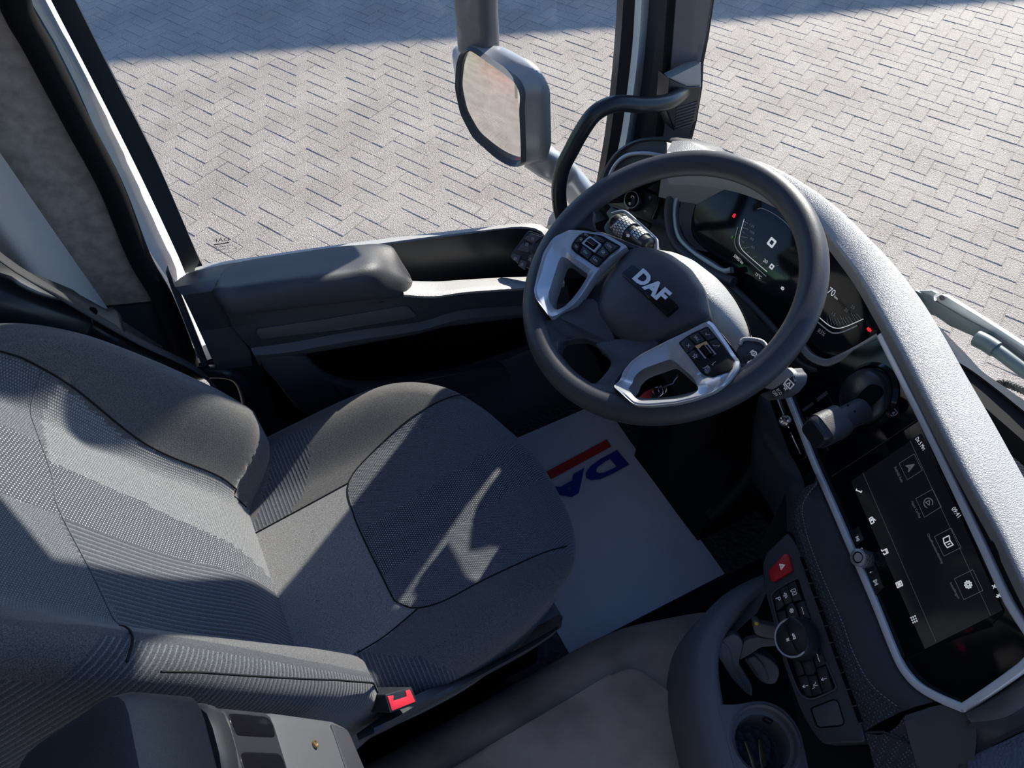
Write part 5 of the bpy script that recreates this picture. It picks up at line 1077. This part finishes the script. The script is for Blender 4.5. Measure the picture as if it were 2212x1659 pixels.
for i in range(12):
    t = i/11; a = (1790+t*72, 702-4*math.sin(t*3)-t*12+4*math.sin(t*3)*2.2); b = (a[0]-4-t*8, a[1]-14-(6 if i % 4 == 1 else 0)); line([a, b], PC, .0006, scrg, gl, 'tick', False)
for s, a, b in [('15', (1797, 679), (1804, 684)), ('20', (1824, 670), (1831, 675)), ('25', (1838, 664), (1845, 669))]: text('number', s, PC, a, b, scrg, gl, h=.005, raise_=.0014)
text('fuel_level', '83%', PC, (1766, 716), (1780, 727), scrg, gl, h=.007, raise_=.0014)

# ------------------------------------------------------------------ lighting switch
ls = root('light_switch_panel', PL.o, 'headlamp switch panel with round dial left of the wheel', 'switch panel')
lp_ = plate('panel', rc(Q(PL, [(1318, 440), (1345, 412), (1376, 403), (1420, 422), (1420, 440), (1407, 476)]), .004), PL.n, .02, smoothp, ls, .002)
lathe('dial', PL.at(1376, 434), PL.at(1362, 431)+PL.n*.02-PL.at(1376, 434), [(.0215, 0), (.0215, .012), (.019, .018), (0, .018)], smoothp, lp_, 32)
dc = PL.off(.022).at(1364, 431); DPl = Plane(dc, PL.u, PL.v)
tube('dial_ring', [DPl.pt(.0165*math.cos(t), .0165*math.sin(t)) for t in [k*math.pi/16 for k in range(32)]], .0012, silver, lp_, 8, 60, closed=True)
lathe('dial_face', dc-PL.n*.006, PL.n, [(.0158, 0), (.0158, .006), (.015, .0065), (0, .0065)], matblack, lp_)
icon('lamp', DPl.off(.001).at(1367, 426), PL.u, PL.n, .009, white, lp_); icon('lamp', DPl.off(.001).at(1361, 440), PL.u, PL.n, .008, white, lp_)
for k_, p in (('ring', (1337, 433)), ('star', (1404, 426)), ('lamp', (1394, 456))): icon(k_, PL.off(.0005).at(*p), PL.u, PL.n, .007, grey, lp_)
plate('side_switch', rc(Q(PL.off(-.004), [(1309, 460), (1320, 447), (1404, 484), (1396, 500), (1320, 480)]), .003), PL.n, .01, smoothp, ls, .001)
tube('painted_edge_glint', Q(PL.off(.004), [(1424, 428), (1418, 450), (1409, 474)]), .0012, chrome, ls, 6, 10)  # thin chrome tube standing in for a glint along the edge

# ------------------------------------------------------------------ touchscreen
ts = root('touchscreen', PN.at(1960, 1150), 'wide black touchscreen with menu icons in the centre of the dashboard', 'touchscreen')
scr = plate('glass', rc(Q(PN.off(.002), [(1800, 1030), (1984, 909), (2168, 1322), (2140, 1350), (1948, 1424), (1935, 1400)]), .002), PN.n, .003, gloss, ts, .0006)
DP = PN.off(.0024); dsp = plate('display', rc(Q(DP, [(1838, 1040), (1990, 936), (2166, 1318), (1998, 1402)]), .001), PN.n, .0003, scrbg, ts, 0)
DT = PN.off(.0026)
def dt(s, a, b, h, m=scrw): text('lettering', s, DT, a, b, m, dsp, h=h, raise_=.0003)
dt('Do 5 Mrt', (1977, 949), (1994, 974), .0058); dt('09:41', (2055, 1100), (2069, 1119), .0062)
dt('Android Auto', (1931, 1010), (1947, 1043), .0045, scrg); dt('Apple CarPlay', (1967, 1085), (1985, 1121), .0045, scrg); dt('Chauffeurshandleiding', (2001, 1155), (2033, 1219), .0045, scrg); dt('Instellingen', (2050, 1261), (2068, 1295), .0045, scrg)
for q, g, m in [([(1975, 980), (1993, 1016), (1960, 1037), (1942, 1001)], 'nav', scrg), ([(2015, 1056), (2034, 1095), (1997, 1118), (1978, 1077)], 'play', scrg), ([(2055, 1140), (2077, 1183), (2039, 1202), (2018, 1159)], 'book', scrw), ([(2102, 1230), (2124, 1276), (2082, 1296), (2061, 1250)], 'gear', scrw)]:
    P = Q(DT, q); c = cen(P)
    V = []; F = []
    for i in range(4):
        a, b = P[i], P[(i+1) % 4]; k = len(V); V += [a, b, b+(c-b).normalized()*.0007, a+(c-a).normalized()*.0007]; F.append((k, k+1, k+2, k+3))
    mk('menu_tile', [v+PN.n*.0002 for v in V], F, scrg, dsp, 0); icon(g, c, PN.u, PN.n, .016, m, dsp, .085, name='menu_icon')
for g, p in (('phone', (1856, 1060)), ('radio', (1884, 1124)), ('note', (1912, 1192)), ('list', (1943, 1262)), ('grid', (1975, 1338))): icon(g, DT.at(*p), PN.u, PN.n, .0105, scrw, dsp, .16, name='menu_icon')
icon('x', DT.at(2148, 1267), PN.u, PN.n, .007, scrw, dsp, .16, name='status_icon'); icon('bt', DT.at(2158, 1287), PN.u, PN.n, .008, scrw, dsp, .12, name='status_icon')
line([(1864, 1022), (2022, 1386)], DT, .0004, scrg, dsp, 'divider', False); line([(1966, 952), (2140, 1330)], DT, .0004, scrg, dsp, 'divider', False)
for q in ([(1836, 1148), (1853, 1138), (1866, 1165), (1850, 1178)], [(1868, 1225), (1888, 1215), (1908, 1268), (1889, 1288)]): plate('key', rc(Q(PN.off(.0035), q), .001), PN.n, .003, smoothp, ts, .0006)
for g, p, s in (('prev', (1853, 1164), .008), ('ring', (1862, 1186), .005), ('arrow', (1882, 1236), .005), ('next', (1892, 1258), .009)): icon(g, PN.off(.0042).at(*p), PN.u, PN.n, s, white, ts, .2)
kb_ = PN.at(1875, 1209); kt = PN.off(.023).at(1853, 1204); ka = (kt-kb_)
kn_ = lathe('volume_knob', kb_, ka, [(.0118, 0), (.0125, .003), (.0125, .018), (.0115, .021), (.0115, .0215)], nmat('knurled_knob_metal', (.45, .47, .5), .25, metal=.8, bump=1, bscale=300, kind='cell'), ts, 32, label='shiny knurled volume knob')
lathe('knob_ring', kb_+ka.normalized()*.0212, ka, [(.0122, 0), (.0122, .002), (.0085, .003), (.0082, .0015)], silver, kn_, 32); lathe('knob_face', kb_+ka.normalized()*.0212, ka, [(.0083, 0), (.0083, .0016), (0, .0012)], gloss, kn_, 32)
tube('panel_joint', Q(PN.off(.0006), [(1797, 1029), (1890, 968), (1981, 907)]), .0006, plastic2, dash, 6, 12)
tube('panel_joint', Q(PN.off(.0006), [(1946, 1428), (2050, 1385), (2144, 1352)]), .0008, matblack, dash, 6, 12)
# switches beside the brake lever
for q, g in [([(1763, 861), (1785, 844), (1802, 880), (1778, 895)], None), ([(1733, 884), (1755, 868), (1770, 896), (1745, 911)], None), ([(1792, 938), (1818, 928), (1827, 946), (1806, 960)], 'screen'), ([(1765, 962), (1785, 954), (1796, 969), (1776, 981)], None), ([(1918, 880), (1938, 872), (1944, 905), (1925, 912)], 'screen')]:
    b_ = plate('switch', rc(Q(PN.off(.001), q), .0012), PN.n, .003, gloss, dash, .0005)
    P = Q(PN.off(.0014), q)
    if g: icon(g, cen(P), PN.u, PN.n, .013, grey, b_, .1)
    else: plate('marker_bar', [P[0], P[1], P[1].lerp(P[2], .2), P[0].lerp(P[3], .2)], PN.n, .0003, grey if 0 else plastic2, b_, 0)
# ------------------------------------------------------------------ park brake lever
pb = root('park_brake_lever', PN.at(1870, 860), 'black parking brake lever with square grip on the dashboard', 'lever')
lathe('ring', PN.off(-.002).at(1877, 858), PN.n, [(.054, 0), (.054, .004), (.048, .008), (.045, .004), (.044, 0)], gloss, pb, 48)
lathe('socket', PN.off(.0).at(1877, 858), PN.n, [(.044, 0), (.043, .012), (.036, .022), (.022, .028), (0, .030)], smoothp, pb, 48)
sb_ = PN.off(.022); plate('socket_recess', rc(Q(sb_.off(.009), [(1836, 878), (1860, 845), (1880, 828), (1898, 832), (1904, 848), (1892, 862), (1862, 890)]), .008), PN.n, .006, void, pb, .001)
q0 = PN.off(.028).at(1862, 886); q1 = PN.off(.10).at(1768, 932); qa = (q1-q0).normalized(); qL = (q1-q0).length
tube('shaft', [q0, q0+qa*.02, q0+qa*qL*.5, q1], .0185, plastic, pb, 28, 20, ang=50)
gr2 = tube('grip', [q0+qa*qL*.55, q0+qa*qL*.7, q1-qa*.004, q1], .02, padA, pb, m=14, up=PN.v, prof=rrect(.047, .043, .016, 5), smooth=True)
tube('grip_cap', [q1-qa*.002, q1+qa*.006, q1+qa*.011], .02, smoothp, pb, m=8, up=PN.v, prof=rrect(.043, .04, .011, 5), sc=lambda t: 1-.22*t*t)
for p_ in ((1832, 876), (1847, 889)): lathe('pin_hole', PN.off(.068).at(*p_), PN.n, [(.0015, 0), (.0015, .001), (0, .001)], void, pb, 10)
# ------------------------------------------------------------------ retarder / trailer brake slider
tb = root('trailer_brake_lever', PN.at(1693, 909), 'small chrome-knobbed slide lever in its slot right of the steering column', 'lever')
plate('slot', rc(Q(PN.off(-.004), [(1660, 862), (1680, 852), (1700, 880), (1745, 985), (1722, 1003), (1708, 985)]), .003), PN.n, .01, gloss, tb, .002)
plate('slot_groove', rc(Q(PN.off(-.0035), [(1673, 864), (1683, 858), (1738, 980), (1728, 988)]), .002), PN.n, .001, void, tb, 0)
tube('rail', Q(PN.off(.001), [(1678, 859), (1690, 890), (1710, 940), (1729, 981)]), .0022, chrome, tb, 8, 20)
c0 = PN.off(0).at(1706, 909); lathe('knob', c0, PN.off(.03).at(1688, 909)-c0, [(.006, 0), (.0045, .006), (.0045, .01), (.0095, .014), (.0105, .02), (.009, .026), (.004, .028), (0, .028)], chrome, tb, 28)

# ------------------------------------------------------------------ climate control panel
cc = root('climate_control_panel', PK.o, 'black climate control panel with dial below the touchscreen', 'control panel')
bp_ = plate('base', rc(Q(PK.off(.002), [(1646, 1218), (1656, 1192), (1700, 1150), (1722, 1180), (1862, 1572), (1868, 1603), (1775, 1607), (1746, 1567), (1727, 1525), (1700, 1450), (1687, 1415), (1670, 1337), (1651, 1268)]), .006), PK.n, .03, plastic, cc, .003, seg=3)
hz = plate('hazard_button', rc(Q(PK.off(.006), [(1695, 1194), (1703, 1198), (1711, 1232), (1670, 1257.5), (1663.5, 1251), (1660, 1232)]), .002), PK.n, .008, red, cc, .0015, label='red hazard warning button with white triangle')
icon('tri', PK.off(.0062).at(1690, 1223), PK.u, PK.n, .0115, white, hz, .09)
kb2 = plate('keypad', rc(Q(PK.off(.003), [(1724.6, 1252), (1715, 1254), (1671, 1282), (1671, 1305), (1701, 1431), (1727, 1494), (1749, 1509), (1777, 1501), (1799, 1490), (1806, 1484), (1784, 1436), (1750, 1335)]), .005), PK.n, .005, void, cc, .001)
tube('keypad_rim', Q(PK.off(.0034), [(1784, 1430), (1806, 1484), (1799, 1491), (1777, 1502), (1749, 1510), (1727, 1495), (1701, 1431), (1685, 1360), (1670, 1305), (1670, 1281), (1715, 1252), (1726, 1252)]), .0012, plastic2, cc, 6, 60)
for q, g in [([(1671, 1283), (1681.5, 1275), (1694.5, 1308), (1677, 1321)], 'PI'), ([(1682.5, 1274), (1699.5, 1265), (1711.5, 1299), (1696, 1307.5)], 'wash'), ([(1700.5, 1264.6), (1717, 1255), (1732, 1296), (1713, 1300)], 'cam'), ([(1698, 1315), (1704, 1304), (1711, 1302), (1718, 1311), (1728, 1338), (1703, 1346)], 'snow'), ([(1718, 1304), (1736.5, 1298), (1749.5, 1335), (1734, 1340)], 'bar'), ([(1677, 1323), (1694.5, 1318), (1701, 1346), (1687, 1357)], None), ([(1750, 1337.5), (1772.5, 1399), (1758, 1404), (1745, 1350)], None),
             ([(1752.5, 1406), (1773, 1400.5), (1783, 1435), (1763, 1443)], 'bar'), ([(1727, 1420), (1749, 1409), (1762, 1447), (1757, 1457), (1741.5, 1459)], None), ([(1708.7, 1417), (1726, 1422), (1738, 1456), (1722, 1461)], None), ([(1722.7, 1463), (1743, 1459), (1754, 1504), (1740, 1503)], 'arrow'), ([(1744.6, 1461), (1762, 1459), (1775.5, 1497), (1755.5, 1504)], 'seatair'), ([(1763.5, 1445), (1783, 1437.5), (1798, 1489), (1777, 1497)], 'arrow')]:
    b_ = plate('button', rc(Q(PK.off(.0055), q), .0015), PK.n, .004, smoothp, kb2, .0007); c = cen(Q(PK.off(.006), q))
    if g == 'PI': text3('lettering', 'P', c-PK.u*.004-PK.v*.003, PK.u, PK.v, .005, white, b_, .008)
    elif g == 'bar': icon('bar', c, PK.u, PK.n, .012, white, b_, .07)
    elif g: icon(g, c, PK.u, PK.n, .0105, white, b_, .07)
d0 = PK.off(.004).at(1732, 1380); d1 = PK.off(.024).at(1710.5, 1378); da_ = d1-d0
dl = lathe('dial', d0, da_, [(.031, 0), (.0305, .012), (.0275, da_.length), (.026, da_.length+.001)], smoothp, cc, 48)
dn = da_.normalized(); DD = Plane(d1+PK.n*.001, PK.u, PK.v)
tube('dial_ring', [DD.pt(.0262*math.cos(t), .0262*math.sin(t)) for t in [k*math.pi/16 for k in range(32)]], .0015, silver, dl, 10, 80, closed=True)
lathe('dial_face', d1-PK.n*.004, PK.n, [(.0255, 0), (.0255, .004), (.0245, .0045), (0, .0045)], smoothp, dl, 48)
line([(1699, 1349), (1706, 1375), (1720, 1404)], DD, .0008, void, dl, 'dial_joint'); icon('fan', DD.off(.001).at(1718, 1374), PK.u, PK.n, .011, white, dl, .12); icon('fan', DD.off(.001).at(1702, 1382), PK.u, PK.n, .006, white, dl, .1)
plate('cover_groove', rc(Q(PK.off(.0024), [(1749, 1529), (1801, 1509), (1811, 1514), (1825, 1562), (1817, 1569), (1771, 1573), (1762, 1568)]), .004), PK.n, .002, void, cc, 0)
plate('blank_cover', rc(Q(PK.off(.0035), [(1752, 1531), (1801, 1511.6), (1809, 1516), (1822, 1561), (1816, 1566), (1771, 1570), (1765, 1567)]), .004), PK.n, .004, plastic2, cc, .0015)

# ================================================================== floor and centre console
fm = plate('rubber_floor_mat', rc([Vector((.2, .38, .008)), Vector((.92, .36, .008)), Vector((.92, .98, .008)), Vector((.2, .98, .008))], .03), (0, 0, 1), .012, rubber, None, .003, label='black textured rubber mat on the floor under the pedals', cat='floor mat')
PF = Plane((.55, .64, .0105), (1, 0, 0), (0, 1, 0))
pc = [K(1565, 1240, z=.0095), K(1230, 1412, z=.0095), Vector((.345, .905, .0095)), Vector((.76, .90, .0095))]
pm = root('paper_floor_mat', cen(pc), 'white paper footwell mat with blue and red DAF print on the floor'.replace('DAF ', ''), 'floor mat')
rows = [lin([pc[1].lerp(pc[2], t)+Vector((0, 0, .004*math.sin(t*9)**2)), pc[0].lerp(pc[3], t)+Vector((0, 0, .003*math.sin(t*7+1)**2))], 12) for t in [i/12 for i in range(13)]]
skin('sheet', rows, 12, paper, pm, linear=True, ang=0)
PP = Plane(pc[0]+Vector((0, 0, .0055)), (1, 0, 0), (0, 1, 0))
plate('print_stripe', Q(PP, [(1311, 949), (1321, 964), (1140, 1062), (1130, 1046)]), (0, 0, 1), .0004, pred, pm, 0)
text('lettering', 'DAF', PP, (1333, 972), (1120, 1090), pblue, pm, h=.050, bold=.05)
# engine tunnel
def yt(x, o): return .378-o-.075*ss(x, .38, .72)
et = root('engine_tunnel', (.2, .1, 0), 'brown-grey moulded engine tunnel cover beside the driver seat', 'tunnel cover')
xs = [-.85, -.6, -.3, 0, .15, .3, .42, .54, .62, .67, .70]
def trow(o, z, z2=None): return [Vector((x, yt(x, o), z*(1-ss(x, .60, .71)*.9))) for x in xs]
rows = [[Vector((x, yt(x, -.004), -.002)) for x in xs], trow(.010, .05), trow(.03, .13), trow(.055, .168), trow(.09, .184), trow(.14, .192), [Vector((x, -.1, .195*(1-ss(x, .60, .71)*.9))) for x in xs], [Vector((x, -.5, .19*(1-ss(x, .60, .71)*.9))) for x in xs]]
skin('cover', rows, 60, tunnelm, et, sub=3, ang=0)
plate('raised_panel', rc([K(*p, z=.203) for p in [(1070, 1603), (1220, 1515), (1330, 1449), (1362, 1438), (1392, 1447), (1440, 1490), (1481, 1525), (1500, 1590), (1560, 1800), (900, 2100), (560, 1900)]], .02), (0, 0, 1), .02, tunnelm, et, .007, seg=3)
# bin with rim
bn_ = root('console_bin', K(1520, 1450, z=.2), 'open grey storage bin with broad rim between seats and dashboard', 'storage bin')
ro = [(1650, 1240), (1605, 1260), (1562, 1288), (1522, 1333), (1494, 1380), (1481, 1440), (1482, 1510), (1495, 1580), (1511, 1645), (1528, 1720)]
ri = [(1660, 1262), (1630, 1288), (1592, 1326), (1564, 1370), (1553, 1412), (1552, 1455), (1562, 1520), (1580, 1590), (1600, 1655), (1618, 1720)]
RO_ = spl([K(a, b, z=.30) for a, b in ro], 30); RI_ = spl([K(a, b, z=.335) for a, b in ri], 30)
skin('rim', [[p+Vector((-.008, .012, -.12)) for p in RO_], [p+Vector((-.004, .004, -.03)) for p in RO_], RO_, [p.lerp(q, .35)+Vector((0, 0, .014)) for p, q in zip(RO_, RI_)], [p.lerp(q, .8)+Vector((0, 0, .006)) for p, q in zip(RO_, RI_)], RI_, [p+Vector((.004, -.004, -.03)) for p in RI_], [p+Vector((.01, -.01, -.13)) for p in RI_]], 60, binm, bn_, sub=3, ang=0)
plate('bin_floor', [K(a, b, z=.21) for a, b in [(1540, 1300), (1760, 1150), (1900, 1500), (1900, 1750), (1560, 1750), (1500, 1500)]], (0, 0, 1), .02, matblack, bn_, 0)
ch = root('cup_holder', K(1655, 1605, z=.29), 'dark round cup holder insert at the rear of the console bin', 'cup holder')
hc = K(1652, 1601, z=.333); co_ = [(p.x, p.y) for p in spl([K(a, b, z=.335) for a, b in [(1551, 1524), (1590, 1521), (1629, 1515), (1661, 1517), (1694, 1534), (1721, 1567), (1740, 1610), (1752, 1655), (1770, 1730), (1610, 1730), (1583, 1650), (1560, 1560)]], 64, True)]
V = []; F = []
hr = .049
for (x, y) in co_:
    d = Vector((x-hc.x, y-hc.y)); a = math.atan2(d.y, d.x); h0 = Vector((hc.x+math.cos(a)*hr, hc.y+math.sin(a)*hr))
    V += [Vector((x, y, .30)), Vector((x, y, .332)), Vector((h0.x*.06+x*.94, h0.y*.06+y*.94, .336)), Vector((h0.x+math.cos(a)*.006, h0.y+math.sin(a)*.006, .336)), Vector((h0.x+math.cos(a)*.003, h0.y+math.sin(a)*.003, .339)), Vector((h0.x, h0.y, .335)), Vector((hc.x+math.cos(a)*hr*.97, hc.y+math.sin(a)*hr*.97, .322)), Vector((hc.x+math.cos(a)*hr*.86, hc.y+math.sin(a)*hr*.86, .32)), Vector((hc.x+math.cos(a)*hr*.8, hc.y+math.sin(a)*hr*.8, .265)), Vector((hc.x, hc.y, .265))]
for i in range(64):
    for j in range(9): k = i*10+j; l = ((i+1) % 64)*10+j; F.append((k, l, l+1, k+1))
mk('body', V, F, binm, ch, 30)
lathe('rubber_liner', Vector((hc.x, hc.y, .2652)), (0, 0, 1), [(.038, 0), (.037, .002), (0, .002)], rubber, ch)
for k in range(3):
    a = k*2.1+.6; obox('grip_tab', Vector((hc.x+math.cos(a)*.042, hc.y+math.sin(a)*.042, .312)), (math.cos(a), math.sin(a), 0), None, (0, 0, 1), (.012, .014, .012), .004, smoothp, ch, .002)
for lab, px in (('left of two brass keys lying in the cup holder', [(1607, 1602), (1613, 1600), (1621, 1620), (1630, 1634), (1634, 1645), (1641, 1652), (1630, 1665), (1624, 1655), (1617, 1630)]), ('right of two brass keys lying in the cup holder', [(1637, 1597), (1644, 1597), (1647, 1605), (1648, 1620), (1654, 1636), (1657, 1655), (1645, 1662), (1641, 1640), (1639, 1612)])):
    o = plate('brass_key', [K(a, b, z=.2705) for a, b in px], (0, 0, 1), .0025, brass, None, .0004, label=lab, cat='key')
    c = K(px[-3][0], px[-3][1], z=.2705)
# folded phone mount
pmn = root('phone_mount', K(1600, 1430, z=.23), 'folded grey jointed phone mount lying in the console bin', 'phone mount')
MPl = Plane(K(1610, 1430, z=.285), Vector((.75, -.6, .1)), Vector((.35, .55, .55)))
def mp(name, px, h, th, m=mountm, r=.004, **kw): return plate(name, rc(Q(MPl.off(h), px), r), MPl.n, th, m, pmn, .003, seg=3, **kw)
mp('ball_socket', [(1606, 1426), (1626, 1409), (1659, 1419), (1683, 1443), (1684, 1459), (1676, 1478), (1658, 1479), (1645, 1474), (1637, 1466), (1615, 1435)], -.01, .035, r=.012)
mp('socket_collar', [(1612, 1424), (1630, 1416), (1652, 1440), (1662, 1470), (1657, 1479), (1643, 1472), (1632, 1450)], .002, .015, r=.008)
mp('cross_arm', [(1606, 1387), (1621, 1379.6), (1637, 1377), (1679, 1382), (1690, 1395), (1663, 1396), (1642, 1399), (1621, 1413), (1597, 1427)], .008, .016)
mp('leg', [(1546.5, 1392), (1566, 1378), (1584, 1369), (1596, 1374), (1606, 1388), (1597, 1427), (1597, 1437), (1626, 1486), (1625, 1506), (1613, 1499), (1580, 1464), (1549, 1413)], .014, .02, r=.007)
mp('leg_cap', [(1546.5, 1392), (1560, 1386), (1575, 1400), (1582, 1420), (1580, 1437), (1612, 1490), (1613, 1499), (1580, 1464), (1549, 1413)], .018, .006, r=.006)
mp('clamp', [(1626, 1344), (1631, 1339), (1640, 1341), (1643, 1347), (1690, 1355), (1690, 1384), (1646, 1378), (1630, 1370)], .02, .02)
lathe('dot', MPl.off(.0205).at(1634, 1347), MPl.n, [(.003, 0), (.003, .0006), (0, .0008)], yellow, pmn, 12)
